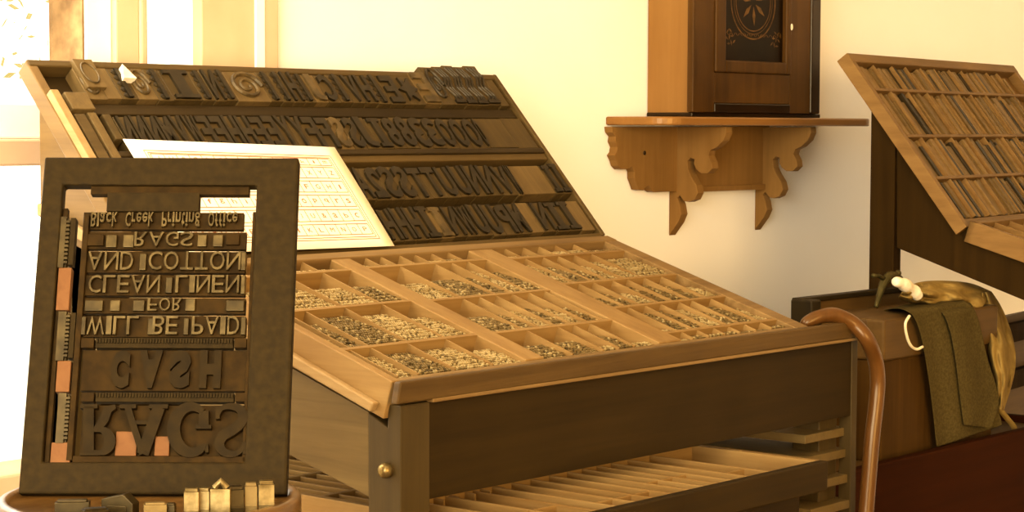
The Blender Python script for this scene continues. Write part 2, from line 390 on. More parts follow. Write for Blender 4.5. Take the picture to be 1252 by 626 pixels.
# support bracket of the raised upper case
for x in (CX0+.001, CX1-.17):
    mb = MB(); mb.prism([(x, 1.93, 1.10), (x, CYB+.014, 1.10), (x, CYB+.014, 1.372), (x, CYB-.03, 1.372)], (.022, 0, 0)); mb.build('case_support', 'upper_side', cab, bevel=.002)
mb = MB(); mb.box(CX0, CX1, CYB-.02, CYB, .78, 1.10); mb.build('back_panel', 'panel_dark', cab)

# ---- lower (open) type case
case = thing('type_case', lo(W1/2, 0, -.036), 'open wooden type case of many compartments on the sloping cabinet top', 'type case')
DEP = .028; ft = .010
mb = MB(); mb.box(.002, W1-.002, .002, D1-.002, -DEP-.006, -DEP, lo); mb.build('case_floor', 'case_floor', case)
mb = MB(); mb.box(0, .013, 0, D1, -.044, 0, lo); mb.build('side_board', 'case_y', case, bevel=.0015)
mb = MB(); mb.box(W1-.030, W1, 0, D1, -.040, 0, lo); mb.build('side_board', 'case_edge', case, bevel=.0015)
mb = MB(); mb.box(.013, W1-.03, 0, .011, -.040, -.002, lo); mb.build('front_board', 'case_edge', case, bevel=.0015)
mb = MB(); mb.box(0, W1, D1-.020, D1, -.040, .001, lo); mb.build('back_board', 'case_edge', case, bevel=.002)
colx = []
def bar_at(pf0, pf1, pb0, pb1):
    a, b = lo_px(*pf0)[0], lo_px(*pf1)[0]; c, d = lo_px(*pb0)[0], lo_px(*pb1)[0]
    return (a+c)/2, (b+d)/2
barA = bar_at((636, 447), (661, 439), (404, 306), (418, 305.5))
barB = bar_at((795, 426), (830, 419), (580, 297.5), (597, 296.5))
for a, b in (barA, barB):
    mb = MB(); mb.box(a, b, .011, D1-.02, -DEP, -.0005, lo); mb.build('dividing_bar', 'case_y', case, bevel=.0015)
cols = [(.013, barA[0]), (barA[1], barB[0]), (barB[1], W1-.030)]
def tt(*pp): return sum(lo_px(*p)[1] for p in pp)/len(pp)
TB = D1-.020; T0 = .011
rows = [
    [TB, tt((391, 331)), tt((348, 378), (512, 366.8)), tt((409, 425.3), (590, 408)), T0],
    [TB, tt((520, 321), (612, 314.5)), tt((531.5, 364), (685, 353)), tt((609, 404), (761, 389)), T0],
    [TB, tt((629, 315.5), (746, 305.6)), tt((692.6, 346), (825, 333.7)), tt((753.7, 373.3), (888, 361.8)), tt((817.6, 404), (950, 390)), T0]]
print('cols', [[round(v, 3) for v in c] for c in cols]); print('rows', [[round(v, 3) for v in r] for r in rows])
parts_px = [
    [[(361, 314)], [(348, 334), (361.5, 314)], [(349, 380), (373, 378), (421.5, 374), (467.5, 370)], [(387, 429), (427, 425), (452, 422), (499, 418), (548, 414)]],
    [[(438, 309), (459, 308.8), (481, 306.8), (500, 306), (521, 305), (540, 303), (560, 302)], [(492, 325), (534.6, 322), (553.6, 320), (573.7, 319), (594, 317)],
     [(566, 363), (587, 361.5), (607, 359.6), (626.4, 357.7), (646.5, 355.7), (665.7, 353.8)], [(644.6, 402), (685, 399), (704.8, 397), (724.6, 395)]],
    [[(610, 299), (632, 297.3), (653, 297), (671.5, 295), (693.5, 293.4)], [(642.7, 314.5), (663.8, 312.6), (683, 311.6), (702, 310), (722, 308)],
     [(706, 344), (727, 344), (748.6, 341), (767.7, 340), (787, 337.5), (806, 335)], [(770, 374.6), (789.4, 372), (810, 370.7), (831.6, 368), (850.8, 368), (868.7, 363)],
     [(833, 404), (854.6, 402.7), (873.8, 400), (891.7, 397.6), (911, 395), (930, 392.4)]]]
cells = []            # (column, row, s0, s1, t0, t1)
def part_box(name, a, b, c, d, top, mat):
    mb = MB(); mb.box(a, b, c, d, -DEP, top, lo); return mb.build(name, mat, case)
for ci, (a, b) in enumerate(cols):
    R = rows[ci]
    for ri in range(len(R)-1):
        tb, tf = R[ri], R[ri+1]
        if ri: pass
        if ri < len(R)-2: part_box('cross_bar', a, b, tf-.003, tf+.003, -.001, 'case_x')
        xs = sorted(lo_px(*p)[0] for p in parts_px[ci][ri])
        xs = [x for x in xs if a+.008 < x < b-.008]
        for x in xs: part_box('partition', x-.0011, x+.0011, tf+.003, tb-(.003 if ri else 0), -.002, 'case_y')
        ed = [a]+xs+[b]
        for i in range(len(ed)-1): cells.append((ci, ri, ed[i]+.0015, ed[i+1]-.0015, tf+.0035, tb-.0035))
print('cells', len(cells))

# ---- metal sorts lying in rows in the compartments
def sort_mesh(name, m, w, d, h):
    mb = MB(); mb.box(-w/2, w/2, -d/2, d/2, 0, h*.86)
    mb.box(-w*.34, w*.34, -d*.36, d*.30, h*.86, h); mb.box(-w/2, w/2, -d*.56, -d/2, h*.35, h*.55)
    return mb.mesh(name, m)
sort_me = [sort_mesh('metal_sort', mm, w, d, h) for mm, w, d, h in (('sort_metal', .0031, .0040, .011), ('sort_metal', .0036, .0040, .011), ('sort_bright', .0033, .0040, .0112), ('sort_dark', .0030, .0040, .0109))]
col_name = ['left-hand', 'middle', 'right-hand']; row_name = ['back row', 'second row from the back', 'third row from the back', 'fourth row from the back', 'fifth row from the back']
cand = []
rng = random.Random(3)
for k, (ci, ri, a, b, c, d) in enumerate(cells):
    fill = rng.choice([.65, .7, .8, .9, .95, .75]); dens = rng.choice([.93, .96, .98])
    if d-c > .12: fill = .6
    if rng.random() < .05 and ci: fill = .3
    n_r = max(1, int((d-c)*fill/.0052)); bright = rng.random() < .4; top = rng.uniform(.0228, .0252)
    for j in range(n_r):
        t = c+.0028+j*.0052; u = j/max(1, n_r-1); rh = rng.uniform(-.0006, .0006)
        x = a+.0022
        while x < b-.0020:
            if rng.random() < dens:
                mi = rng.choice([2, 2, 2, 0]) if bright else rng.choice([0, 1, 0, 1, 0, 3, 1, 2])
                h = top-(top-.0195)*u**2+rh+rng.uniform(-.0004, .0004)
                cand.append((k, ci, ri, x, t+rng.uniform(-.0003, .0003), mi, rng.uniform(-.05, .05), h))
            x += rng.choice([.0034, .0036, .0038, .0035])
print('sorts', len(cand), flush=True)
def dist(c): return (lo(c[3], c[4])-EYEP).length
cand.sort(key=dist)
def sort_mat(c):
    _, _, _, x, t, mi, rz, h = c
    return frame(lo(x, t, -DEP), E1, L1, N1) @ Matrix.Rotation(rz, 4, 'Z') @ Matrix.Diagonal((1, 1, h/.011, 1))
cellcount = {}
for k, c in enumerate(cells):
    cellcount.setdefault((c[0], c[1]), []).append(k)
ORD = ['first', 'second', 'third', 'fourth', 'fifth', 'sixth', 'seventh', 'eighth', 'ninth', 'tenth', 'eleventh', 'twelfth', 'thirteenth', 'fourteenth', 'fifteenth', 'sixteenth', 'seventeenth', 'eighteenth', 'nineteenth', 'twentieth',
       'twenty-first', 'twenty-second', 'twenty-third', 'twenty-fourth', 'twenty-fifth', 'twenty-sixth', 'twenty-seventh', 'twenty-eighth', 'twenty-ninth', 'thirtieth']
NEAR = 300
for c in cand[:NEAR]:
    o = bpy.data.objects.new('metal_sort', sort_me[c[5]]); COL.objects.link(o); o.matrix_world = sort_mat(c)
    idx = cellcount[(c[1], c[2])].index(c[0])
    fr_ = 'front row' if c[2] == len(rows[c[1]])-2 else row_name[c[2]]
    tag(o, 'grey metal sort in %s cell, %s, %s section, open type case' % (ORD[idx], fr_, col_name[c[1]]), 'metal type', 'metal sorts in %s cell of %s, %s section' % (ORD[idx], fr_, col_name[c[1]]))
for mname, pick in (('sort_metal', lambda mi: mi != 2), ('sort_bright', lambda mi: mi == 2)):
    pass
mb = MB(); mbr = MB(); me = None
vsA = []; faces_mat = []
big = MB(); mats_idx = []
for c in cand[NEAR:]:
    src = sort_me[c[5]]; m = sort_mat(c)
    big.add([m @ v.co for v in src.vertices], [tuple(p.vertices) for p in src.polygons]); mats_idx += [{2: 1, 3: 2}.get(c[5], 0)]*len(src.polygons)
o = big.build('metal_sorts', 'sort_metal'); o.data.materials.append(MATS['sort_bright']); o.data.materials.append(MATS['sort_dark'])
for p, i in zip(o.data.polygons, mats_idx): p.material_index = i
tag(o, 'mass of small grey metal sorts filling the farther compartments of the open type case', 'metal type', None, 'stuff')

# ------------------------------------------------------------------ upper case with wood type
FLN = -.018
ucase = thing('wood_type_case', up(.4, 0, FLN), 'steep dark wooden case behind the open type case, racked with large wood type', 'type case')
mb = MB(); mb.box(SA+.002, SB-.002, .001, D2-.002, FLN-.004, FLN, up); mb.build('case_floor', 'upper_floor', ucase)
mb = MB(); mb.box(SA, SA+.014, -.01, D2, -.0225, 0, up); mb.build('side_board', 'upper_side', ucase, bevel=.002)
mb = MB(); mb.box(SB-.008, SB, -.004, D2, FLN-.0045, .003, up); mb.build('side_board', 'upper_x', ucase, bevel=.002)
mb = MB(); mb.box(SA+.001, SB-.001, D2-.010, D2+.001, FLN-.0045, .001, up); mb.build('top_board', 'upper_x', ucase, bevel=.002)
mb = MB(); mb.box(SA+.001, SB-.001, -.009, .003, FLN-.0045, 0, up); mb.build('bottom_board', 'upper_x', ucase, bevel=.002)
HT = .023; FN = FLN+HT
def ut(x, y, n=FN): return up_px(x, y, n)[1]
r1 = (ut(510, 125), ut(510, 92)); r2 = (ut(560, 179), ut(560, 142.5)); r3 = (ut(560, 239), ut(560, 201)); r4 = (ut(600, 286), ut(600, 248))
print('rows upper', r1, r2, r3, r4)
def ubar(tl, th, n0, n1, mat='upper_x'):
    mb = MB(); mb.box(SA+.014, SB-.010, tl, th, n0, n1, up); mb.build('row_bar', mat, ucase, bevel=.0015)
b1 = (ut(510, 141, 0), ut(510, 130, 0)); b2 = (ut(510, 197, 0), ut(510, 189, 0)); b2b = (ut(510, 187, .004), ut(510, 181, .004))
ubar(b1[0], b1[1], FLN, -.004, 'upper_floor'); ubar(b2[0], b2[1], FLN, .0); ubar(b2b[0], b2b[1], FLN, .003, 'upper_floor')
BODY = {}
def wtype(s0, s1, ta, tb, ch, label, mi=0, mirror=True, h=HT, group=None, dn=0., rot=0, face=None):
    """a block of wood type standing face outward on the sloping case floor"""
    w = s1-s0; d = tb-ta
    mb = MB(); mb.box(-w/2+.0003, w/2-.0003, 0, d, 0, h*.84)
    m = frame(up((s0+s1)/2, ta, FLN+dn), E1, L2, N2) @ Matrix.Rotation(rot, 4, 'Z')
    o = mb.build('wood_type', ['type_body', 'type_body_light'][mi]); o.matrix_world = m; WM[o.name] = m.copy()
    q = o.modifiers.new('b', 'BEVEL'); q.width = .0006; q.segments = 1
    tag(o, label, 'wood type', group)
    if ch:
        f = MB(); a, b_, c, e = -w*.44, w*.44, d*.03, d*.97; z0, z1 = h*.84, h
        if ch == 'SPIRAL':
            for (R0, R1, turns, ph) in ((.48, .06, 2.1, 0),):
                pts = []
                for i in range(46):
                    u = i/45; q_ = 2*pi*turns*u+ph; r_ = R0*(1-u)+R1*u; pts.append(V(r_*w*cos(q_)*.96, d/2+r_*d*sin(q_)*.96, z0+.0012))
                f.tube(pts, [(.0026-.0012*i/45)*(w/.03)**.5 for i in range(46)], 6)
        elif ch == 'CURL':
            for k_ in (-1, 0, 1):
                pts = [V(w*(.25*k_)+w*.16*sin(i*.9), d*(.08+.84*i/12), z0+.001) for i in range(13)]
                f.tube(pts, .0022, 6)
            f.box(a, b_, d*.02, d*.10, z0, z1); 
        elif ch == 'ORN':
            for i in range(5):
                c_ = d*(.12+.19*i); f.ball((0, c_, z0), w*.34, 8, 5, (1, d*.10/(w*.34), .0022/(w*.34)))
            f.box(-w*.12, w*.12, c, e, z0, z1)
        elif ch == 'STAR':
            P = [V((.46 if i % 2 == 0 else .22)*w*cos(2*pi*i/12), d/2+(.46 if i % 2 == 0 else .22)*d*sin(2*pi*i/12), z0) for i in range(12)]
            f.prism(P, (0, 0, z1-z0))
        elif ch == 'RING':
            pts = [V(w*.36*cos(2*pi*i/28), d/2+d*.36*sin(2*pi*i/28), z0+.0008) for i in range(29)]; f.tube(pts, .0012, 6)
        elif ch == 'I':
            f.box(-w*.2, w*.2, c, e, z0, z1); f.box(-w*.42, w*.42, c, c+d*.12, z0, z1-.0002); f.box(-w*.42, w*.42, e-d*.12, e, z0, z1-.0002)
        else:
            put_glyph(f, ch, a, b_, c, e, z0, z1, fx=-1 if mirror else 1, weight=.03)
        f.build('letter_face', face or ('type_ink' if mi == 0 else 'type_ink_light'), o, local=True)
    return o
def spx(x, y): return up_px(x, y, FN)[0]
def rowtypes(edges, ymid, rr, chars, rowname, light=(), jit=.0012, heights=None):
    n = len(edges)-1; seen = {}
    for i in range(n):
        s0, s1 = spx(edges[i], ymid), spx(edges[i+1], ymid); ch = chars[i]
        d = random.uniform(-jit, jit); tb = rr[1]+random.uniform(-.003, .001)
        if heights and i in heights: tb = rr[1]+heights[i]
        if ch == 'ORN' and i >= 20: pass
        nm = {'SPIRAL': 'with carved spiral', 'CURL': 'with wavy ornament', 'ORN': 'with beaded ornament', 'STAR': 'with star ornament', '': 'left blank', 'RING': 'with a carved ring'}.get(ch, 'with reversed %s' % ch)
        pos = '%s from left' % ORD[i]
        wtype(s0, s1, rr[0]+d, tb, ch, '%s wood type %s, %s, %s of steep case' % ('pale' if i in light else 'dark', nm, pos, rowname), 1 if i in light else 0, group='wood type in the '+rowname)
e1 = [105, 128, 146, 166, 190, 208, 243, 258, 272, 286, 326, 340, 353, 366, 380, 395, 410, 425, 440, 455, 470, 487, 512, 531, 548, 561, 574, 587, 602, 612]
c1 = ['SPIRAL', '', 'ORN', 'SPIRAL', 'ORN', 'I', 'ORN', 'N', 'ORN', 'SPIRAL', 'ORN', 'ORN', 'H', 'ORN', 'J', 'C', 'ORN', 'V', 'H', 'ORN', 'E', 'STAR', 'E', 'SPIRAL', 'CURL', 'CURL', 'CURL', 'CURL', '']
rowtypes(e1, 108, r1, c1, 'top row', light=(0, 1, 3, 9, 14, 22), heights={22: .008, 23: .021, 24: .023, 25: .026, 26: .024, 27: .027})
e2 = [150+16.1*i for i in range(28)]+[600, 626, 645]
e2 = [v for v in e2 if v < 590]+[590, 624, 648]
c2 = list('NNNMVWEEHHEEYYFFSSJI8833OO')[:len(e2)-4]; c2 += ['O']*(len(e2)-3-len(c2))+['', '']
rowtypes(e2, 160, r2, c2, 'second row', light=(16,))
e3 = [414+17.6*i for i in range(13)]+[640, 679, 690, 703]; e3 = [v for v in e3 if v < 628]+[632, 672, 682, 692]
c3 = (list('RA2SSTTUUNNVW')+['W']*6)[:len(e3)-4]+['', 'I', 'I']
rowtypes(e3, 220, r3, c3, 'third row', light=(len(e3)-4,))
e4 = [448+16.2*i for i in range(17)]+[716, 733]; e4 = [v for v in e4 if v < 704]+[706, 722]
c4 = (list('HHHHIINWUUPMNN')+['I']*8)[:len(e4)-2]+['']
c4[12] = ''
rowtypes(e4, 267, r4, c4, 'bottom row', light=(5, 12, len(e4)-2))
# odd blocks at the upper left corner of the steep case
s0, s1 = spx(93, 84), spx(117, 84)
wtype(s0, s1, ut(100, 97, .02), D2-.002, 'RING', 'pale wood block with a carved ring, top left corner of the steep case', 1, h=.030)
p = up_px(155, 86, .012)
mb = MB(); mb.prism([up(p[0]-.010, p[1]-.012, FN-.010), up(p[0]+.010, p[1]-.012, FN-.010), up(p[0], p[1]+.012, FN-.010)], N2*.016)
tag(recenter(mb.build('triangular_block', 'rag_white')), 'small triangular block coloured white as a highlight above the top row of wood type', 'printing block')  # white colour stands for a highlight on a metal ornament
def slab(x0, y0, x1, y1, n0, n1, name, mat, label, wpx=None, s_w=.02, cat='wood block'):
    a = up_px(x0, y0, n1); b = up_px(x1, y1, n1)
    mb = MB(); t_lo, t_hi = b[1], a[1]; s = (a[0]+b[0])/2
    mb.box(s, s+s_w, t_lo, t_hi, n0, n1, up); o = mb.build(name, mat, bevel=.0012); recenter(o); return tag(o, label, cat)
slab(66, 109, 108, 200, FLN, .010, 'furniture_strip', 'case_light', 'long pale wood strip with brightly lit edge, left side of the steep case', s_w=.012)
slab(80, 112, 88, 133, FLN, .008, 'furniture_block', 'type_body_light', 'short square wood block at the upper end of the lit strip in the steep case', s_w=.034)
slab(97, 139, 122, 205, FLN, .007, 'furniture_strip', 'upper_x', 'long brown wood strip lying just right of the lit strip in the steep case', s_w=.016)
slab(112, 137, 140, 205, FLN, .006, 'furniture_strip', 'type_body_light', 'brown wood strip second right of the lit strip in the steep case', s_w=.013)
slab(124, 139, 143, 170, FLN, .003, 'furniture_strip', 'type_body', 'short dark wood strip next to the second row of wood type', s_w=.012)

# ------------------------------------------------------------------ printed sheet on the steep case
PN = FN+.0016
ptl, ptr, pbr = [up_px(x, y, PN) for x, y in ((150, 170), (409, 180), (482, 301))]
pbl = (ptl[0]+.001, up_px(346, 304, PN)[1])
def pap(u, v, n=0):
    """u 0..1 left to right, v 0..1 bottom to top"""
    a = [pbl[i]+(pbr[i]-pbl[i])*u for i in (0, 1)]; b = [ptl[i]+(ptr[i]-ptl[i])*u for i in (0, 1)]
    s, t = a[0]+(b[0]-a[0])*v, a[1]+(b[1]-a[1])*v
    return up(s, t, PN+n+.004*sin(pi*v)*.3+.002*(1-v)*max(0, .3-v))
sheet = MB(); sheet.grid([[pap(j/16, i/12) for j in range(17)] for i in range(13)])
sheet = sheet.build('printed_sheet', 'paper', solid=.0003, smooth=True)
tag(sheet, 'white paper sheet printed with a red lettered grid, lying on the steep case', 'paper')
pw = ptr[0]-ptl[0]; ph = ptl[1]-pbl[1]
g = MB()
def q(u0, u1, v0, v1):
    n = max(1, int((v1-v0)/.08)); m_ = max(1, int((u1-u0)/.08))
    for i in range(n):
        for j in range(m_):
            a0, a1 = u0+(u1-u0)*j/m_, u0+(u1-u0)*(j+1)/m_; c0, c1 = v0+(v1-v0)*i/n, v0+(v1-v0)*(i+1)/n
            g.add([pap(a0, c0, .0005), pap(a1, c0, .0005), pap(a1, c1, .0005), pap(a0, c1, .0005)], [(0, 1, 2, 3)])
lw_u, lw_v = .0010/pw, .0012/ph
def hl(v, a, b): q(a, b, v-lw_v/2, v+lw_v/2)
def vl(u, a, b): q(u-lw_u/2, u+lw_u/2, a, b)
U0, U1, V0, V1 = .06, .945, .075, .90
hl(V0, U0, U1); hl(V1, U0, U1); vl(U0, V0, V1); vl(U1, V0, V1)
hl(V0+.02, U0+.012, U1-.012); hl(V1-.02, U0+.012, U1-.012); vl(U0+.012, V0+.02, V1-.02); vl(U1-.012, V0+.02, V1-.02)
bands = [(.12, .22), (.25, .36), (.39, .50), (.53, .64), (.67, .78), (.80, .87)]
nc = 15
for a, b in bands:
    hl(a, U0+.02, U1-.02); hl(b, U0+.02, U1-.02)
    for k in range(nc+1): vl(U0+.02+(U1-U0-.04)*k/nc, a, b)
g.build('printed_grid', 'print_red', sheet)
g = MB(); al = 'ABCDEFGHIKLMNOPQRSTVWXYZJU&abcdefghiklmnopqrstvwxyz'
for bi, (a, b) in enumerate(bands):
    for k in range(nc):
        ch = al[(bi*nc+k) % len(al)]; hw = .06 if ch in 'IJilj' else .17; u0 = U0+.02+(U1-U0-.04)*(k+.5-hw)/nc; u1 = U0+.02+(U1-U0-.04)*(k+.5+hw)/nc
        vs, fs, a0, a1, b0, b1_ = glyph(ch, 0.)
        put_glyph(g, ch, u0, u1, a+(b-a)*.3, a+(b-a)*.7, .0004, .0005, fr=lambda x, y, z: pap(x, y, z))
g.build('printed_letters', 'print_red', sheet)

# ------------------------------------------------------------------ pulled-out case under the front panel
ZD = .930
tray = thing('type_tray', (2.0, 1.7, .88), 'shallow wooden drawer case pulled out below the dark front panel', 'drawer')
pF = atZ(1003, 549, ZD); yF = 1.385; xr = atY(1003, 549, yF).x; zt = atY(1003, 549, yF).z
xl = CX0+.052
print('tray', pF, xr, zt)
zt = .929
def tb_(name, a, b, c, d, z0, z1, mat, bev=.001): mb = MB(); mb.box(a, b, c, d, z0, z1); return mb.build(name, mat, tray, bevel=bev)
tb_('case_floor', xl, xr, yF, 2.05, zt-.034, zt-.028, 'case_floor')
tb_('front_board', xl-.012, xr, yF-.012, yF+.002, zt-.038, zt, 'panel_dark', .002)
tb_('side_board', xl-.012, xl, yF, 2.05, zt-.038, zt, 'case_y'); tb_('side_board', xr-.012, xr, yF, 2.05, zt-.038, zt, 'case_y')
tb_('back_board', xl, xr, 2.04, 2.05, zt-.038, zt, 'case_x')
for i, y in enumerate((1.58, 1.68, 1.80, 1.92)): tb_('cross_bar', xl, xr-.012, y-.004, y+.004, zt-.028, zt-.001, 'case_x')
for x in [xl+(xr-.012-xl)*v for v in (.09, .17, .25, .31, .37, .43, .49, .55, .60, .65, .70, .76, .84)]: tb_('partition', x-.0015, x+.0015, yF, 1.576, zt-.028, zt-.002, 'case_y')
for a_, b_, y_ in ((.09, .25, 1.45), (.31, .49, 1.425), (.55, .70, 1.46), (.76, .84, 1.43)): tb_('cross_bar', xl+(xr-.012-xl)*a_, xl+(xr-.012-xl)*b_, y_-.0015, y_+.0015, zt-.028, zt-.003, 'case_x')
for i in range(1, 8):
    x = xl+(xr-.012-xl)*i/22; tb_('partition', x-.0015, x+.0015, 1.56, 1.92, zt-.028, zt-.002, 'case_y')
# a second, pushed-in drawer below
tray = thing('type_tray', (2.1, 1.7, .84), 'dark drawer case just below the pulled-out drawer', 'drawer')
xr2 = atY(978, 598, 1.44).x
tb_('front_board', xl, xr2, 1.44, 1.454, .838, .885, 'panel_dark', .002); tb_('case_floor', xl, xr2, 1.454, 2.03, .838, .846, 'case_floor')
tb_('side_board', xl, xl+.01, 1.454, 2.03, .846, .880, 'case_y'); tb_('side_board', xr2-.01, xr2, 1.454, 2.03, .846, .880, 'panel_dark')

# ------------------------------------------------------------------ round table, chase and loose type
dC = 1.90
ZC = atD(187, 604, dC).z
cc = atD(187, 604, dC)
RH = _r0.copy(); FH = V(sin(YAW), cos(YAW), 0)
lean = radians(21.7)
UC = FH*sin(lean)+V(0, 0, cos(lean)); NC = RH.cross(UC)         # NC faces away from wall
if NC.dot(FH) > 0: NC = -NC
CM = frame(cc, RH, UC, NC)
tcen = cc-FH*.012
tbl = thing('round_table', (tcen.x, tcen.y, 0), 'small round wooden table carrying the upright iron frame of type', 'table')
tr = .1385
mb = MB(); mb.lathe((tcen.x, tcen.y, ZC), [(.001, -.004), (tr-.012, -.004), (tr-.011, -.001), (tr-.008, .002), (tr-.002, .001), (tr, -.002), (tr, -.016), (tr-.006, -.022), (.02, -.024)], 72); o = mb.build('table_top', 'table_wood', tbl, smooth=False)
for p_ in o.data.polygons: p_.use_smooth = len(p_.vertices) == 4
mb = MB(); mb.lathe((tcen.x, tcen.y, 0), [(.03, .03), (.03, .3), (.045, .45), (.028, .6), (.026, .8), (.05, ZC-.024)], 24); mb.build('pedestal', 'table_wood', tbl, smooth=True)
mb = MB(); mb.lathe((tcen.x, tcen.y, 0), [(.16, 0), (.16, .02), (.06, .04), (.03, .05)], 32); mb.build('base', 'table_wood', tbl, smooth=False)

chase = thing('iron_chase', cc, 'upright black iron chase locked round a form of reversed metal and wood type', 'printing frame', mat=CM)
CMi = CM.inverted()
def cp(x, y, n=0):
    """pixel on the chase's face plane -> its own (u, v)"""
    p = CMi @ onp(x, y, cc+NC*n, NC); return p.x, p.y
TK = .016
def cbox(mb, x0, y0, x1, y1, n0, n1):
    a = cp((x0+x1)/2, y1); b = cp((x0+x1)/2, y0); l = cp(x0, (y0+y1)/2)[0]; r = cp(x1, (y0+y1)/2)[0]
    mb.box(l, r, a[1], b[1], n0, n1); return mb
def rect(x0, y0, x1, y1):
    return cp(x0, (y0+y1)/2)[0], cp(x1, (y0+y1)/2)[0], cp((x0+x1)/2, y1)[1], cp((x0+x1)/2, y0)[1]
oL, oR = cp(22, 604)[0], cp(350, 603)[0]; oT = cp(187, 192)[1]
iL, iR, iB, iT = cp(64, 400)[0], cp(306, 400)[0], cp(180, 565)[1], cp(186, 226)[1]
mb = MB()
for n in (0,):
    O8 = [(oL, 0), (oR, 0), (oR, oT), (oL, oT)]; I8 = [(iL, iB), (iR, iB), (iR, iT), (iL, iT)]
    vs = [V(a, b, -TK) for a, b in O8]+[V(a, b, -TK) for a, b in I8]+[V(a, b, 0) for a, b in O8]+[V(a, b, 0) for a, b in I8]
    fs = []
    for i in range(4):
        j = (i+1) % 4
        fs += [(i, 4+i, 4+j, j), (8+i, 8+j, 12+j, 12+i), (i, j, 8+j, 8+i), (4+i, 12+i, 12+j, 4+j)]
    mb.add(vs, fs)
mb.build('iron_frame', 'iron', chase, local=True, bevel=.0022)
def cpart(name, mat, x0, y0, x1, y1, n0=-.014, n1=-.002, bev=.0006, parent=None):
    l, r, b, t = rect(x0, y0, x1, y1); mb = MB(); mb.box(l, r, b, t, n0, n1)
    return mb.build(name, mat, parent or chase, local=True, bevel=bev)
cpart('furniture', 'form_wood', 110, 226, 304, 236, n1=-.004); cpart('furniture', 'iron', 130, 234, 243, 257, n1=-.003)
cpart('furniture', 'form_wood', 91, 262, 98, 562); cpart('furniture', 'form_wood', 302, 258, 306, 564); cpart('furniture', 'form_wood', 88, 557, 304, 565)
cpart('furniture', 'form_wood', 64, 252, 70, 565, n1=-.006)
cpart('furniture', 'iron', 74, 228, 76, 262, n1=-.003)
for y0, y1 in ((264, 326), (380, 440), (480, 541)):
    l, r, b, t = rect(69, y0, 90, y1); mb = MB(); m_ = (l+r)/2
    mb.box(l, m_-.0006, b, t, -.014, -.002); n = 11
    for k in range(n):
        c_ = b+(t-b)*(.1+.8*k/(n-1)); mb.box(m_-.0006, m_+.0030, c_-.0011, c_+.0011, -.014, -.0015)
    mb.box(m_-.0006, m_+.0012, b, t, -.014, -.006)
    qq = mb.build('quoin', 'form_metal', chase, local=True); 
    mb = MB(); mb.box(m_+.0035, r, b+.003, t-.001, -.014, -.003); mb.build('quoin_wedge', 'iron', qq, local=True)
for y0, y1, x0 in ((326, 378, 69), (440, 478, 68), (540, 568, 61)):
    o = cpart('reglet', 'reglet', x0, y0, 85, y1, n1=-.003); o['label'] = 'orange wooden reglet'
# lines of type: backing slug, then letters
def line(name, x0, x1, y0, y1, words, mat='form_face', body='form_wood', top=-.001, wt=0., caph=None, nudge=0):
    o = cpart(name, body, x0, y0, x1, y1, n1=-.0065)
    for ch, a, b in words:
        l, r, bb, tt_ = rect(a, y0+1.8, b, y1-1.8); mb = MB()
        if ch.islower():
            tall = ch in 'bdfhklti'; hgt = (tt_-bb)
            if not tall: tt_ = bb+0; 
            l, r, bb, tt_ = rect(a, y0+1.8 if False else y0+1.8, b, y1-1.8)
            if ch in 'g': bb, tt_ = bb+hgt*.25*0, tt_
            if not tall and ch not in 'g': bb = bb+hgt*.30
        put_glyph(mb, ch, l, r, bb, tt_, -.0065, top, fy=-1, weight=wt)
        mb.build('letter', mat, o, local=True)
    return o
def spread(text, x0, x1, gap=2.0, space=9, wid={}):
    """letters across a pixel run, proportional widths"""
    ws = [space if c == ' ' else wid.get(c, 1.0) for c in text]
    base = {'I': .45, 'i': .45, 'l': .4, 't': .6, 'f': .6, 'r': .7, 'W': 1.5, 'M': 1.3, 'O': 1.15, 'N': 1.1, 'C': 1.05, 'm': 1.4, 'A': 1.15}
    tot = sum(0 if c == ' ' else base.get(c, 1.) for c in text); nsp = text.count(' '); ng = len(text)-1
    unit = (x1-x0-nsp*space-ng*gap)/tot; x = x0; out = []
    for c in text:
        w = space if c == ' ' else base.get(c, 1.)*unit
        if c != ' ': out.append((c, x, x+w))
        x += w+gap
    return out
line('type_line', 100, 297, 257, 278, spread('Black Creek Printing Office', 111, 290, 1.2, 8), wt=.015)
line('type_line', 100, 300, 281, 302, spread('RAGS', 164, 236, 2.5), wt=0.)
line('type_line', 100, 299, 305, 331, spread('AND COTTON', 107, 294, 2.5, 14))
line('type_line', 100, 299, 334, 359, spread('CLEAN LINEN', 108, 292, 2.5, 14))
line('type_line', 100, 299, 362, 381, spread('FOR', 180, 222, 3))
line('type_line', 100, 299, 384, 410, spread('WILL BE PAID', 106, 292, 2.2, 13))
for x0, x1, y0, y1, m_ in ((129, 142, 286, 301, 'form_face'), (150, 163, 286, 301, 'form_face'), (241, 252, 286, 300, 'form_face'), (260, 272, 286, 300, 'form_face'), (106, 126, 285, 299, 'form_wood'), (276, 292, 285, 298, 'form_wood'),
                           (103, 125, 366, 379, 'form_metal'), (134, 146, 366, 379, 'form_face'), (162, 176, 366, 379, 'form_metal'), (226, 238, 364, 379, 'form_face'), (276, 298, 366, 379, 'form_metal'),
                           (170, 178, 309, 329, 'form_face'), (202, 210, 338, 357, 'form_metal'), (180, 187, 388, 408, 'form_metal'), (224, 230, 388, 408, 'form_metal'), (98, 105, 307, 329, 'form_metal'), (294, 300, 307, 329, 'form_face'), (294, 299, 336, 358, 'form_face'), (98, 104, 386, 408, 'form_metal'), (294, 300, 386, 408, 'form_metal')):
    cpart('spacing_quad', m_, x0, y0, x1, y1, n1=-.0025)
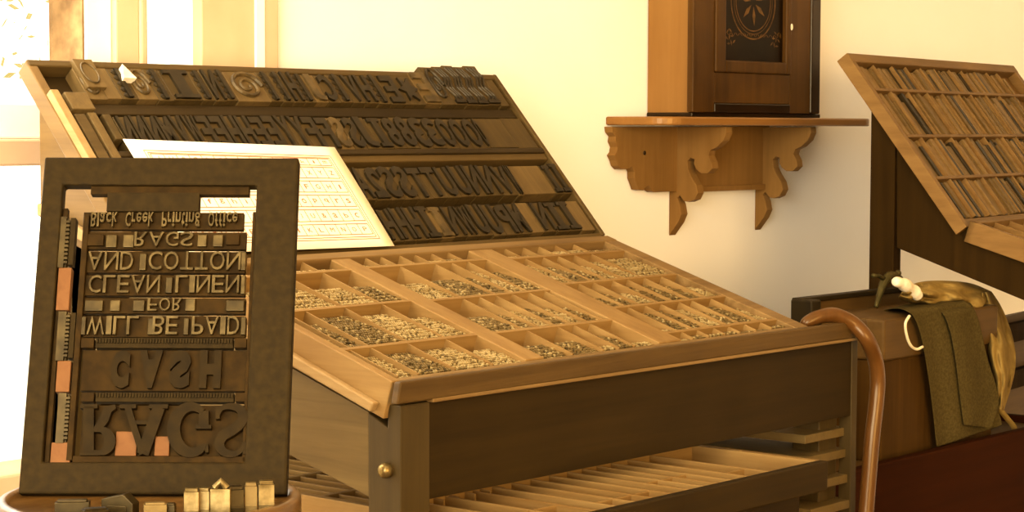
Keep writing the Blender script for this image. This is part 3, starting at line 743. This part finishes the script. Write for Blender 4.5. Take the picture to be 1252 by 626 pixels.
for y0, y1, x0, x1 in ((412, 424, 116, 284), (479, 490, 116, 285)):
    l, r, b, t = rect(x0, y0, x1, y1); mb = MB(); mb.box(l, r, b, t, -.014, -.004); n = 46
    for k in range(n):
        c_ = l+(r-l)*(k+.5)/n; mb.box(c_-.0008, c_+.0008, b+(t-b)*.45, t-(t-b)*.1, -.004, -.0022)
    mb.build('ornamental_rule', 'iron', chase, local=True)
    cpart('spacing_quad', 'form_wood', 98, y0, x0-2, y1, n1=-.003); cpart('spacing_quad', 'form_wood', x1+2, y0, 301, y1, n1=-.003)
line('type_line', 98, 301, 426, 476, [('C', 135, 158), ('A', 170, 198), ('S', 207, 233), ('H', 244, 270)], mat='big_face', wt=.075, body='form_wood')
# the large slab-serif RAGS
row = cpart('type_line', 'form_wood', 97, 493, 302, 557, n1=-.0085)
def stroke(mb, pts, w, n0, n1):
    """flat ribbon through pixel points with per-point pixel widths"""
    P = [V(*cp(x, y), 0) for x, y in pts]; k = cp(101, 525)[0]-cp(100, 525)[0]; n = len(P); vs = []; fs = []
    for i in range(n):
        d = (P[min(i+1, n-1)]-P[max(i-1, 0)]).normalized(); s = V(-d.y, d.x, 0)*(w[i]*k/2)
        vs += [P[i]+s+V(0, 0, n0), P[i]-s+V(0, 0, n0), P[i]-s+V(0, 0, n1), P[i]+s+V(0, 0, n1)]
    for i in range(n-1):
        for a in range(4): fs.append((4*i+a, 4*i+(a+1) % 4, 4*i+4+(a+1) % 4, 4*i+4+a))
    fs += [(3, 2, 1, 0), tuple(4*(n-1)+a for a in range(4))]; mb.add(vs, fs)
def arc(cx, cy, rx, ry, a0, a1, n=16): return [(cx+rx*cos(radians(a0+(a1-a0)*i/(n-1))), cy+ry*sin(radians(a0+(a1-a0)*i/(n-1)))) for i in range(n)]
NA, NBt = -.0085, -.0003
def wv(n, a, b): return [a+(b-a)*sin(pi*i/(n-1)) for i in range(n)]
mb = MB()                                                      # R, upside down
stroke(mb, [(108, 497), (108, 553)], [13, 13], NA, NBt); stroke(mb, [(98, 554), (122, 554)], [5, 5], NA, NBt); stroke(mb, [(98, 496.5), (119, 496.5)], [5, 5], NA, NBt)
stroke(mb, [(108, 553)]+arc(122, 539, 12, 14, 90, -90)+[(108, 525)], [6]+wv(16, 6, 14)+[6], NA, NBt-.0002)
stroke(mb, [(118, 526), (127, 512), (132, 500), (141, 496.5)], [10, 12, 11, 5], NA, NBt-.0004)
mb.build('letter', 'big_face', row, local=True)
mb = MB()                                                      # A, upside down
stroke(mb, [(174, 555), (156, 498)], [8, 8], NA, NBt); stroke(mb, [(174, 555), (194, 498)], [15, 15], NA, NBt-.0002); stroke(mb, [(160, 516), (189, 516)], [5, 5], NA, NBt-.0004)
stroke(mb, [(146, 496.5), (166, 496.5)], [5, 5], NA, NBt-.0006); stroke(mb, [(182, 496.5), (205, 496.5)], [5, 5], NA, NBt-.0006)
mb.build('letter', 'big_face', row, local=True)
mb = MB()                                                      # G, upside down
stroke(mb, arc(234, 525, 22, 28, -52, -320, 30), [7]+[8+8*max(0, sin(pi*i/29)) for i in range(1, 28)]+[6, 4], NA, NBt)
stroke(mb, [(249, 502), (249, 521)], [12, 12], NA, NBt-.0002); stroke(mb, [(239, 521.5), (258, 521.5)], [5, 5], NA, NBt-.0004); stroke(mb, [(251, 543), (253, 553)], [7, 3], NA, NBt-.0003)
mb.build('letter', 'big_face', row, local=True)
mb = MB()                                                      # S, upside down
S = arc(281, 511, 17, 15, 160, 320, 12)[::1]
sp = [(265, 508), (268, 500), (278, 496), (290, 499), (297, 508), (295, 518), (287, 525), (276, 531), (269, 539), (270, 549), (279, 555), (290, 553), (297, 545)]
sp = [(x, y) for x, y in sp]
sc_ = [(p_.x, p_.y) for p_ in catmull([V(x, y, 0) for x, y in [(298, 543), (294, 551), (284, 555), (273, 552), (268, 543), (272, 533), (283, 526), (293, 518), (297, 509), (293, 500), (282, 496.5), (271, 499), (266, 508)]], 4)]
sw_ = [4+9.5*max(0, sin(pi*i/(len(sc_)-1)))**1.2 for i in range(len(sc_))]
stroke(mb, sc_, sw_, NA, NBt)
stroke(mb, [(266, 497), (266, 512)], [5, 5], NA, NBt-.0002); stroke(mb, [(299, 540), (299, 555)], [5, 5], NA, NBt-.0002)
mb.build('letter', 'big_face', row, local=True)
o = cpart('spacing_reglet', 'reglet', 140, 526, 166, 556, n1=-.0048); o['label'] = 'orange wood spacer'
o = cpart('spacing_reglet', 'reglet', 188, 532, 206, 556, n1=-.0048); o['label'] = 'orange wood spacer'
# prop at the back that lets the frame lean
mb = MB(); mb.tube([cc+UC*.17-NC*.0165, cc+FH*.105+V(0, 0, .001)], .004, 10); o = mb.build('rear_prop', 'iron', chase)

# loose pieces on the round table
def piece(px, py, w, h, d, mat, label, rot=0, kind=0, name='loose_type', dep=None):
    p = atZ(px, py, ZC-.004); a = V(cos(-YAW+rot), sin(-YAW+rot), 0); b = V(-a.y, a.x, 0)
    m = frame(p, a, b, V(0, 0, 1)); mb = MB()
    if kind == 0:
        mb.box(-w/2, w/2, 0, d, 0, h*.88); mb.box(-w*.42, w*.42, d*.1, d*.8, h*.88, h); mb.box(-w/2, w/2, -.0008, 0, h*.18, h*.26)
    elif kind == 1:
        P = [V(-w/2, 0, 0), V(w/2, 0, 0), V(w/2, 0, h*.6), V(w*.2, 0, h), V(-w/2, 0, h*.75)]; mb.prism(P, (0, d, 0)); mb.box(-w*.3, w*.3, -.001, .0, h*.2, h*.5)
    else:
        mb.box(-w/2, w/2, 0, d, 0, h*.8); mb.tube([V(-w*.3, d/2, h*.8), V(0, d/2, h*1.02), V(w*.3, d/2, h*.8)], h*.12, 8)
    o = mb.build(name, mat); o.matrix_world = m; q_ = o.modifiers.new('b', 'BEVEL'); q_.width = .0006; q_.segments = 2
    return tag(o, label, 'metal type')
for px, py, w, h, d, mat, lab, rot, kd in (
    (234, 632, .013, .025, .010, 'loose_metal', 'pale metal sort at the left end of the standing cluster on the round table', .1, 0),
    (249, 630, .010, .024, .010, 'loose_metal', 'small pale metal sort second from left in the standing cluster on round table', -.1, 0),
    (269, 630, .018, .029, .012, 'loose_metal', 'tall metal ornament with looped top in the middle of the standing cluster', 0, 2),
    (289, 628, .014, .024, .012, 'form_metal', 'dark metal sort right of the looped ornament on the round table', .3, 0),
    (307, 626, .011, .026, .010, 'sort_metal', 'mid-grey narrow metal sort second from right in the standing cluster', .15, 0),
    (326, 625, .014, .027, .012, 'loose_metal', 'bright metal sort at the right end of the standing cluster on the round table', .2, 0),
    (88, 634, .030, .016, .012, 'form_metal', 'low dark metal piece at the far left of the round table', .1, 0),
    (143, 632, .030, .020, .014, 'form_metal', 'dark wedge-shaped metal piece on the round table, left of the cluster', -.25, 1),
    (118, 640, .022, .013, .012, 'iron', 'flat dark metal piece in front of the wedge on the round table', .4, 0),
    (190, 636, .020, .015, .010, 'sort_metal', 'low grey metal piece left of the standing cluster on the round table', .2, 0),
    (208, 634, .008, .013, .010, 'form_metal', 'short dark sort just left of the standing cluster on the round table', 0, 0)):
    piece(px, py, w, h, d, mat, lab, rot, kd)

# ------------------------------------------------------------------ wall shelf and clock
ZSH1, ZSH0 = 1.3705, 1.3555
shelf = thing('wall_shelf', (3.14, WY, 1.15), 'carved wooden wall shelf with scrolled brackets under the clock', 'shelf')
YSF = 2.063
def rounded(x0, x1, y0, y1, r, z):
    P = [V(x0, y1, z)]+[V(x0+r-r*cos(a), y0+r-r*sin(a), z) for a in [pi/2*i/8 for i in range(9)]]+[V(x1-r+r*sin(a), y0+r-r*cos(a), z) for a in [pi/2*i/8 for i in range(9)]]+[V(x1, y1, z)]
    return P
mb = MB(); mb.prism(rounded(2.812, 3.50, YSF, WY, .045, ZSH0), (0, 0, ZSH1-ZSH0)); mb.build('shelf_board', 'shelf', shelf, bevel=.003)
def prof_px(pts, plane_x):                   # outline drawn on the bracket's left face
    return [atX(x, y, plane_x) for x, y in pts]
brx = atY(818, 200, WY).x
bz = [(818, 155), (887, 155), (888, 162), (884, 172), (876, 180), (868, 184), (866, 190), (870, 198), (871, 206), (865, 212), (857, 212), (851, 207), (848, 200), (849, 195), (844, 193), (840, 197), (841, 207), (845, 216), (851, 226), (853, 236), (849, 244), (842, 247), (836, 246), (831, 239), (828, 242), (831, 250), (833, 262), (829, 272), (822, 282), (815, 288), (814, 280), (814, 236), (818, 236)]
for k, dx in enumerate((0, atY(923, 200, WY).x-brx)):
    P = prof_px(bz, brx); mb = MB()
    for i, p_ in enumerate(P):
        p_.y = min(p_.y, WY-.001); p_.z = min(p_.z, ZSH0)
    mb.prism([p_+V(dx, 0, 0) for p_ in P], (.020, 0, 0)); mb.build('scroll_bracket', 'bracket', shelf, bevel=.001)
zb = atY(854, 235, WY-.018).z
mb = MB(); yb_ = WY-.018
bl = [(832, 155), (748, 155), (749, 162), (753, 167), (752, 173), (755, 180), (754, 186), (751, 190), (754, 196), (756, 203), (760, 207), (768, 207), (773, 204), (776, 210), (776, 218), (779, 226), (781, 232), (787, 233), (790, 229), (794, 227), (797, 233), (800, 235)]
P = [atY(x, y, yb_) for x, y in bl]; zz = P[-1].z
P += [V(3.30, yb_, zz), V(3.30, yb_, ZSH0)]
for p_ in P: p_.z = min(p_.z, ZSH0)
mb.prism(P, (0, .017, 0)); mb.build('back_board', 'bracket', shelf, bevel=.001)
mb = MB(); mb.box(brx+.02, 3.28, yb_-.006, yb_, zz-.002, zz+.008); mb.build('bead', 'bracket', shelf)
pp = atY(788, 187, yb_); mb = MB(); mb.ball((pp.x, yb_, pp.z), .004, 10, 6, (1, .5, 1)); o = mb.build('screw_head', 'clock_dark', shelf)

clock = thing('shelf_clock', (3.14, 2.15, ZSH1), 'tall wooden clock case with black gilt-painted glass, standing on the wall shelf', 'clock')
c0, c1, cf, cb, zt_ = 2.93, 3.344, 2.094, WY-.002, 2.02
z0_ = ZSH1
mb = MB(); mb.box(c0, c1, cf+.012, cb, z0_+.004, zt_); mb.build('case_body', 'clock_side', clock, bevel=.002)
mb = MB(); mb.box(c0-.002, c1+.002, cf+.004, cb, z0_, z0_+.008); mb.build('base', 'clock_dark', clock, bevel=.002)
mb = MB(); mb.box(c0-.02, c1+.02, cf-.02, cb, zt_, zt_+.05); mb.build('top', 'clock_front', clock, bevel=.006)
fx = lambda x: atY(x, 60, cf).x; fz = lambda y: atY(924, y, cf).z
XS0, XS1, XM0, XM1, XG0, XG1 = fx(848), fx(1002), fx(874), fx(966), fx(886), fx(960)
ZM, ZG = fz(90), fz(75)
mb = MB(); mb.box(XS0, XM0, cf, cf+.014, z0_+.008, zt_); mb.box(XM1, fx(991), cf, cf+.014, z0_+.008, zt_); mb.box(XM0, XM1, cf, cf+.014, fz(127), ZM); mb.box(XM0, XM1, cf, cf+.014, zt_-.04, zt_)
mb.build('front_frame', 'clock_front', clock, bevel=.002)
mb = MB(); mb.box(XM0, XM1, cf-.002, cf+.013, z0_+.008, fz(127)); mb.build('base_band', 'clock_dark', clock, bevel=.002)
mb = MB(); mb.box(fx(991), XS1, cf-.003, cf+.014, z0_+.008, zt_); mb.build('edge_moulding', 'clock_dark', clock, bevel=.003)
dr = MB(); dr.box(XM0, XG0, cf-.004, cf+.012, ZM, zt_-.04); dr.box(XG1, XM1, cf-.004, cf+.012, ZM, zt_-.04); dr.box(XG0, XG1, cf-.004, cf+.012, ZM, ZG); dr.box(XG0, XG1, cf-.004, cf+.012, 1.64, 1.66); dr.box(XG0, XG1, cf-.004, cf+.012, zt_-.055, zt_-.04)
door = dr.build('clock_door', 'clock_front', clock, bevel=.003)
mb = MB(); mb.box(XG0, XG1, cf+.006, cf+.009, ZG, 1.64); mb.build('painted_glass', 'glass_black', door)
mb = MB(); mb.box(XG0, XG1, cf+.006, cf+.009, 1.66, zt_-.055); mb.build('dial', 'paper', door)
gl = MB(); gc = V((XG0+XG1)/2, cf+.0055, fz(2))
for r_, w_ in ((.066, .0028), (.058, .0012), (.052, .0020)):
    vs = []; fs = []; n = 48
    for i in range(n):
        a = 2*pi*i/n; vs += [gc+V(r_*1.05*cos(a), 0, r_*1.0*sin(a)), gc+V((r_+w_)*1.05*cos(a), 0, (r_+w_)*1.0*sin(a))]
    for i in range(n): j = (i+1) % n; fs.append((2*i, 2*i+1, 2*j+1, 2*j))
    gl.add(vs, fs)
for k in range(7):                                # leaf sprays inside and in the corners
    a = 2*pi*k/7+.3; c = gc+V(.026*cos(a), 0, .026*sin(a)); d = V(cos(a), 0, sin(a))*.018; e = V(-sin(a), 0, cos(a))*.005
    gl.add([c-d, c+e, c+d, c-e], [(0, 1, 2, 3)])
for sx in (-1, 1):
    for k in range(9):
        c = gc+V(sx*(.086-.0035*(k % 3)*3+.002*k-.008), 0, -.078+.010*(k//3)+.002*(k % 3)); d = V(.006*cos(k*1.9), 0, .006*sin(k*1.9)); e = V(-d.z, 0, d.x)*.35
        gl.add([c-d, c+e, c+d, c-e], [(0, 1, 2, 3)])
for k in range(26):
    c = V(XG0+.010+(XG1-XG0-.02)*k/25, cf+.0055, fz(43)); d = V(.0035, 0, .003*(-1)**k); e = V(0, 0, .0014)
    gl.add([c-d, c+e, c+d, c-e], [(0, 1, 2, 3)])
gl.build('gilt_ornament', 'gilt', door)
mb = MB(); kp = atY(968, 33, cf-.005); mb.ball((kp.x, cf-.005, kp.z), .004, 10, 6, (.6, .7, 1.6)); mb.build('door_catch', 'rag_white', door)

# ------------------------------------------------------------------ second type cabinet at the right
a2 = radians(83.3); AX = V(sin(a2), cos(a2), 0); VX = V(-AX.y, AX.x, 0)
A2 = EYEP+ray(1035, 65)*3.48; th2 = radians(52.85); LEN = .3592
L3 = VX*cos(th2)+V(0, 0, sin(th2)); N3 = AX.cross(L3)
if N3.z < 0: N3 = -N3
B2 = A2-L3*LEN
def u2(s, t, n=0): return B2+AX*s+L3*t+N3*n
def p2(x, y, n=0):
    p_ = onp(x, y, u2(0, 0, n), N3)-B2; return p_.dot(AX), p_.dot(L3)
stand = thing('type_stand', (B2.x+.4, B2.y, 0), 'tall dark wooden stand at the right edge holding a sloping case of strips', 'cabinet')
side0 = u2(.012, 0, 0)                           # side plane just inside the case end
def s2(x, y, off=.012): return onp(x, y, u2(off, 0, 0), AX)
pt, pb = s2(1065, 150), s2(1062, 360)
dq = (s2(1095, 200)-s2(1065, 200)).dot(-VX)
mb = MB(); c = V(pt.x, pt.y, 0)
topz = u2(0, LEN, 0).z-.17
def under(p):                                    # height of the case's underside above a floor point
    q_ = p-B2; return B2.z+(-.026-q_.x*N3.x-q_.y*N3.y)/N3.z
for off in (0, .78):
    o_ = c+AX*off; b4 = [o_, o_+AX*.03, o_+AX*.03-VX*dq, o_-VX*dq]
    mb = MB(); mb.hexa(b4+[V(q_.x, q_.y, under(q_)) for q_ in b4]); mb.build('post', 'stand_far', stand, bevel=.001)
bl2 = [s2(1095, 170), s2(1180, 278), s2(1192, 272), s2(1252, 296), s2(1330, 329), s2(1330, 400), s2(1252, 368), s2(1095, 303)]
for off in (.004, .775):
    mb = MB(); mb.prism([p_+AX*off for p_ in bl2], AX*.02); mb.build('side_panel', 'stand_far', stand, bevel=.001)
fo = c-VX*.62
mb = MB(); mb.hexa([fo, fo+AX*.03, fo+AX*.03-VX*.05, fo-VX*.05]+[q_+V(0, 0, 1.0) for q_ in (fo, fo+AX*.03, fo+AX*.03-VX*.05, fo-VX*.05)]); mb.build('post', 'stand_far', stand)
mb = MB(); q0 = c-VX*dq
for z in (.945, .855):
    mb = MB(); mb.hexa([q0+V(0, 0, z), q0+AX*.8+V(0, 0, z), q0+AX*.8-VX*.02+V(0, 0, z), q0-VX*.02+V(0, 0, z)]+[p_+V(0, 0, z+.035) for p_ in (q0, q0+AX*.8, q0+AX*.8-VX*.02, q0-VX*.02)])
    mb.build('stretcher', 'stand_far', stand)
zr_ = onp(1240, 386, tuple(q0-VX*.012), tuple(VX)).z
mb = MB(); e_ = q0-VX*.004
mb.hexa([p_+V(0, 0, .42) for p_ in (e_, e_+AX*.8, e_+AX*.8+VX*.012, e_+VX*.012)]+[p_+V(0, 0, zr_) for p_ in (e_, e_+AX*.8, e_+AX*.8+VX*.012, e_+VX*.012)]); mb.build('rack_board', 'chest_band', stand)
case2 = thing('strip_case', u2(.4, 0, -.03), 'worn wooden case packed with thin strips, sloping steeply on the stand at right', 'type case')
W2c = .80
def cb2(name, a, b, c_, d, n0, n1, mat, fr=u2, bev=.001, par=None): mb = MB(); mb.box(a, b, c_, d, n0, n1, fr); return mb.build(name, mat, par or case2, bevel=bev)
cb2('case_floor', .001, W2c-.001, .001, LEN-.001, -.022, -.018, 'case_far_x'); cb2('side_board', 0, .015, -.004, LEN, -.0225, 0, 'case_far_y'); cb2('side_board', W2c-.02, W2c, 0, LEN, -.0225, 0, 'case_far_y')
cb2('top_board', .0005, W2c-.0005, LEN-.018, LEN+.0005, -.022, .001, 'case_far_x', bev=.002); cb2('bottom_board', .0005, W2c-.0005, -.0005, .014, -.022, -.004, 'case_far_x')
tbar = [p2(1090, 101)[1], p2(1120, 150)[1], p2(1180, 205)[1]]
hb = sorted([p2(1085, 100)[1], p2(1135, 151)[1], p2(1185, 204)[1]])
print('hb', hb, LEN)
hb = [LEN*.27, LEN*.515, LEN*.79]
for t in hb: cb2('cross_bar', .02, W2c-.02, t-.003, t+.003, -.018, -.001, 'case_far_x')
rs = [.014]+hb+[LEN-.018]
rg = random.Random(11)
strips = []
for ri in range(4):
    t_0, t_1 = rs[ri]+.003, rs[ri+1]-.003; s = .022
    k = 0; nxt = .075
    while s < .70:
        if s > nxt:
            cb2('partition', s, s+.003, t_0, t_1, -.018, -.0015, 'case_far_y'); s += .004; nxt = s+rg.uniform(.05, .08); continue
        w = rg.choice([.006, .008, .010, .012, .014])
        m_ = rg.choice(['strip_light', 'strip_mid', 'strip_light', 'strip_mid', 'strip_dark'])
        l_ = rg.choice([1, .98, .9, .95, .8]); h_ = rg.uniform(-.009, -.003)
        mb = MB(); mb.box(s+.0003, s+w-.0003, t_0, t_0+(t_1-t_0)*l_, -.018, h_, u2); o = mb.build('lead_strip', m_, bevel=.0005)
        recenter(o); strips.append(o); k += 1
        tone = {'strip_light': 'pale', 'strip_mid': 'brown', 'strip_dark': 'dark'}[m_]
        rn = ['bottom', 'second', 'third', 'top'][ri]
        tag(o, '%s thin strip, %s from the left in the %s row of the strip case' % (tone, (ORD[k-1] if k <= 30 else 'number %d' % k), rn), 'strip', 'strips in the %s row of the strip case' % rn)
        s += w+rg.choice([0, 0, 0, .002])
# the lower case of that stand
LO0 = s2(1186, 270, 0); Lx = (s2(1252, 293, 0)-LO0).normalized(); N4 = AX.cross(Lx)
if N4.z < 0: N4 = -N4
def u3(s, t, n=0): return LO0+AX*s+Lx*t+N4*n
case3 = thing('type_case', LO0, 'lower wooden case of the right-hand stand, cut off by the picture edge', 'type case')
def cb3(*a, **k): return cb2(*a, fr=u3, par=case3, **k)
cb3('case_floor', .001, .799, .001, .359, -.036, -.028, 'case_far_x'); cb3('side_board', 0, .014, 0, .36, -.036, 0, 'case_far_y'); cb3('side_board', .786, .8, 0, .36, -.036, 0, 'case_far_y'); cb3('back_board', .0, .8, 0, .012, -.036, 0, 'case_far_x'); cb3('front_board', 0, .8, .35, .36, -.036, 0, 'case_far_x')
for i in range(1, 5): cb3('partition', .014+.07*i, .018+.07*i, .012, .35, -.028, -.002, 'case_far_y')
for t in (.10, .22): cb3('cross_bar', .014, .786, t-.003, t+.003, -.028, -.002, 'case_far_x')

# ------------------------------------------------------------------ chest, box, cloths
YC = 1.60
zbox = atY(1065, 570, 1.56).z
box = thing('wooden_box', (2.9, 1.9, 0), 'long red-brown wooden box on the floor at lower right', 'box')
bx0 = 2.535; bx1 = 3.30
mb = MB(); mb.box(bx0, bx1, 1.56, 1.578, .25, zbox); mb.build('front_board', 'chest_red', box, bevel=.003)
for x_ in (bx0, bx1-.018):
    mb = MB(); mb.box(x_, x_+.018, 1.578, 1.745, .25, zbox); mb.build('end_board', 'chest_red', box, bevel=.002)
mb = MB(); mb.box(bx0+.018, bx1-.018, 1.578, 1.745, zbox-.03, zbox-.012); mb.build('top_board', 'chest_band', box)
mb = MB(); mb.box(bx0+.02, bx1-.02, 1.58, 1.74, 0, .25); mb.build('plinth', 'chest_dark', box)
zc1 = atY(1100, 438, YC).z; zc2 = atY(1100, 388, YC).z
ch = thing('wooden_chest', (2.9, 1.9, zbox), 'worn brown wooden chest with a dark open tray top, behind the walking cane', 'chest')
cx0 = atY(1078, 450, YC).x; cx1 = atY(1214, 450, YC).x
mb = MB(); mb.box(cx0, cx1, YC, 1.742, zbox-.012, zc1); mb.build('chest_body', 'chest', ch, bevel=.003)
mb = MB(); mb.box(cx0-.004, cx1+.004, YC-.006, 1.744, zc1, zc2); mb.build('chest_band', 'chest_band', ch, bevel=.004)
yt = 1.735
ta, tb2_ = atY(974, 392, yt), atY(974, 366, yt)
xa = ta.x; zt2 = tb2_.z
mb = MB(); mb.box(xa, cx1+.004, yt-.006, yt+.009, zc2-.002, zt2-.006); mb.build('tray_back', 'chest_band', ch, bevel=.002)
mb = MB(); mb.box(xa, cx1+.004, yt-.010, yt+.010, zt2-.006, zt2+.002); mb.build('tray_rim', 'chest_dark', ch, bevel=.002)
mb = MB(); mb.box(xa-.003, xa+.024, yt-.03, yt+.010, zc2-.03, zt2); mb.build('tray_end', 'chest_dark', ch, bevel=.003)
mb = MB(); mb.box(xa+.004, cx0-.005, yt-.026, yt+.008, zbox-.012, zc2-.031); mb.build('gap_shade_block', 'chest_dark', ch)  # added dark block under the tray, its colour stands for the gap's shade
mb = MB(); mb.box(xa, cx0-.005, yt-.03, yt+.009, zc2-.03, zc2-.002); mb.build('tray_floor', 'chest_dark', ch)

# walking cane hooked over the front lip
yk = 1.478
kp_ = [(984, 401, 1.535), (988, 394, 1.53), (1003, 387, 1.52), (1022, 386, 1.51), (1043, 396, 1.495), (1060, 415, yk), (1070, 440, yk), (1073, 465, yk), (1071, 495, yk), (1067, 530, yk), (1063, 575, yk), (1059, 625, yk)]
P = [atY(x, y, d) for x, y, d in kp_]; P.append(P[-1]+(P[-1]-P[-2])*3); e = P[-1]; P.append(V(e.x-.02, e.y-.02, .30)); P.append(V(e.x-.03, e.y-.03, .002))
mb = MB(); Q = catmull(P); mb.tube(Q, [.0085+.0025*min(1, i/24) for i in range(len(Q))], 16)
cane = mb.build('walking_cane', 'cane', smooth=True); tag(recenter(cane), 'brown bentwood walking cane hooked over the cabinet\'s right front corner', 'cane')

# dark apron hanging over the chest
def drape(name, mat, left, right, depth, label, cat, n=22, m=26, amp=.006, fr=3.2, seed=0, thick=.0016, back=None, cr=0.):
    rr = random.Random(seed); L_ = catmull([V(*p_, 0) for p_ in left], 6); R_ = catmull([V(*p_, 0) for p_ in right], 6)
    def samp(C, u):
        f = u*(len(C)-1); i = min(int(f), len(C)-2); return C[i]+(C[i+1]-C[i])*(f-i)
    ph = [rr.uniform(0, 6) for _ in range(8)]; rows_ = []
    for i in range(m+1):
        v = i/m; a, b = samp(L_, v), samp(R_, v); row_ = []
        for j in range(n+1):
            u = j/n; p_ = a+(b-a)*u
            d = depth(u, v)+amp*(.3+.7*v)*sin(u*2*pi*fr+ph[0]+1.3*v)+cr*(sin(u*9+v*13+ph[1])*sin(v*11-u*7+ph[2])+.6*sin(u*21+ph[3])*sin(v*19+ph[4]))
            row_.append(atY(p_.x, p_.y, d))
        rows_.append(row_)
    mb = MB(); mb.grid(rows_); o = mb.build(name, mat, smooth=True, solid=thick, sub=1); recenter(o); return tag(o, label, cat)
drape('apron', 'apron', [(1078, 380), (1098, 377), (1116, 386), (1126, 412), (1134, 455), (1140, 500), (1145, 548)], [(1150, 362), (1172, 364), (1190, 378), (1200, 410), (1209, 450), (1218, 490), (1226, 520)],
      lambda u, v: 1.69-.108*min(1, v/.25), 'dark olive cloth apron hanging over the front of the brown chest', 'apron', amp=.006, fr=1.6, seed=2)
drape('apron_flap_fold', 'apron', [(1128, 372), (1148, 378), (1160, 400), (1168, 440), (1174, 490), (1178, 520)], [(1176, 364), (1188, 372), (1198, 396), (1208, 440), (1222, 488), (1212, 524)],
      lambda u, v: 1.685-.114*min(1, v/.25), None, None, n=12, amp=.003, fr=1.2, seed=4)
fl = bpy.data.objects['apron_flap_fold']; ap = bpy.data.objects['apron']
mw = WM['apron_flap_fold'] if False else fl.matrix_world.copy(); fl.name = 'flap'
fl.parent = ap; fl.matrix_parent_inverse = Matrix(); fl.matrix_world = mw
fl.location = mw.translation-ap.matrix_world.translation if False else fl.location
sp_ = [atY(x, y, 1.565) for x, y in ((1112, 386), (1107, 396), (1109, 412), (1114, 423), (1121, 427), (1128, 424))]
mb = MB(); mb.tube(catmull(sp_, 6), .0022, 8); st = mb.build('apron_string', 'string', smooth=True)
ap_m = ap.matrix_world.copy()
st.data.transform(Matrix.Translation(-ap_m.translation)); st.parent = ap; st['label'] = 'white string loop'
# crumpled tan cloth
tan = drape('crumpled_cloth', 'cloth_tan', [(1196, 358), (1193, 384), (1201, 412), (1209, 448), (1216, 482), (1220, 500)], [(1212, 356), (1227, 380), (1239, 415), (1242, 446), (1235, 478), (1227, 502)],
      lambda u, v: 1.655-.03*sin(pi*u)-.055*min(1, v*1.6), 'crumpled tan cloth heaped on top of the chest and hanging down its right side', 'cloth', n=16, m=30, amp=.007, fr=1.2, seed=8, cr=.009)
fold = drape('cloth_heap', 'cloth_tan', [(1098, 364), (1118, 372), (1145, 378), (1168, 383), (1192, 389)], [(1106, 352), (1124, 345), (1150, 343), (1186, 346), (1214, 357)],
      lambda u, v: 1.675-.075*sin(pi*min(1, .12+.88*u)), None, None, n=16, m=30, amp=.006, fr=1.3, seed=12, cr=.014)
mwf = fold.matrix_world.copy(); fold.parent = tan; fold.location = mwf.translation-tan.matrix_world.translation; fold.name = 'heaped_fold'
tp = [atY(x, y, 1.60) for x, y in ((1218, 486), (1222, 500), (1231, 512), (1240, 524), (1246, 545), (1249, 580), (1252, 630))]
mb = MB(); Q = catmull(tp, 6); rad = .006
mb.grid([[p_+V(-.006, .002, 0), p_+V(.002, -.004, .002), p_+V(.008, .001, 0)] for p_ in Q]); o = mb.build('strap', 'cloth_tan', smooth=True, solid=.002)
o.data.transform(Matrix.Translation(-tan.matrix_world.translation)); o.parent = tan
# bent metal tool and white rag on the chest top
yy = 1.665
mb = MB(); pth = [atY(x, y, yy) for x, y in ((1071, 376), (1075, 362), (1080, 347), (1086, 338), (1093, 337), (1100, 342))]
mb.tube(catmull(pth, 6), [.0035+.0035*min(1, i/14) for i in range(31)], 12); n_ = atY(1067, 337, yy); mb.tube([atY(1082, 342, yy), atY(1074, 337, yy), n_], [.004, .003, .0035], 10); 
c_ = atY(1098, 334, yy); mb.ball((c_.x, c_.y, c_.z), .0055, 10, 6)
o = mb.build('bent_spout_tool', 'green_metal', smooth=True); tag(recenter(o), 'small bent greenish metal tool standing on the chest by the white rag', 'tool')
mb = MB(); pth = [atY(x, y, 1.60) for x, y in ((1094, 344), (1101, 346), (1109, 350), (1117, 356), (1122, 362))]
vs = catmull(pth, 5); mb.tube(vs, [.0060+.0038*min(1, i/6)+.0010*sin(i*.9) for i in range(len(vs))], 14); o = mb.build('white_rag', 'rag_white', smooth=True)
tag(recenter(o), 'small rolled white rag between the bent tool and the tan cloth', 'rag')

# ------------------------------------------------------------------ light
w = bpy.data.worlds.new('world'); SC.world = w; w.use_nodes = True
bg = w.node_tree.nodes['Background']; bg.inputs[0].default_value = lin((255, 246, 226)); bg.inputs[1].default_value = 3.0
def area(name, loc, tgt, sx, sy, power, tint=(255, 249, 234)):
    l = bpy.data.lights.new(name, 'AREA'); l.shape = 'RECTANGLE'; l.size = sx; l.size_y = sy; l.energy = power; l.color = lin(tint)[:3]
    o = bpy.data.objects.new(name, l); COL.objects.link(o); o.location = loc
    o.rotation_euler = (Vector(tgt)-Vector(loc)).to_track_quat('-Z', 'Y').to_euler(); return o
area('window_light', (X0+.02, .5, 1.65), (3.0, 1.6, 1.3), 1.9, 1.4, 146, (255, 247, 228))
area('back_window_light', (1.35, WY-.06, 1.62), (1.75, 0, .9), .6, .8, 16)
area('room_fill', (.7, -2.3, 1.45), (2.9, 2.0, 1.2), 2.4, 1.2, 165, (255, 212, 142))
SC.view_settings.view_transform = 'Standard'
SC.view_settings.exposure = 0
SC.cycles.use_denoising = True
SC.cycles.max_bounces = 6
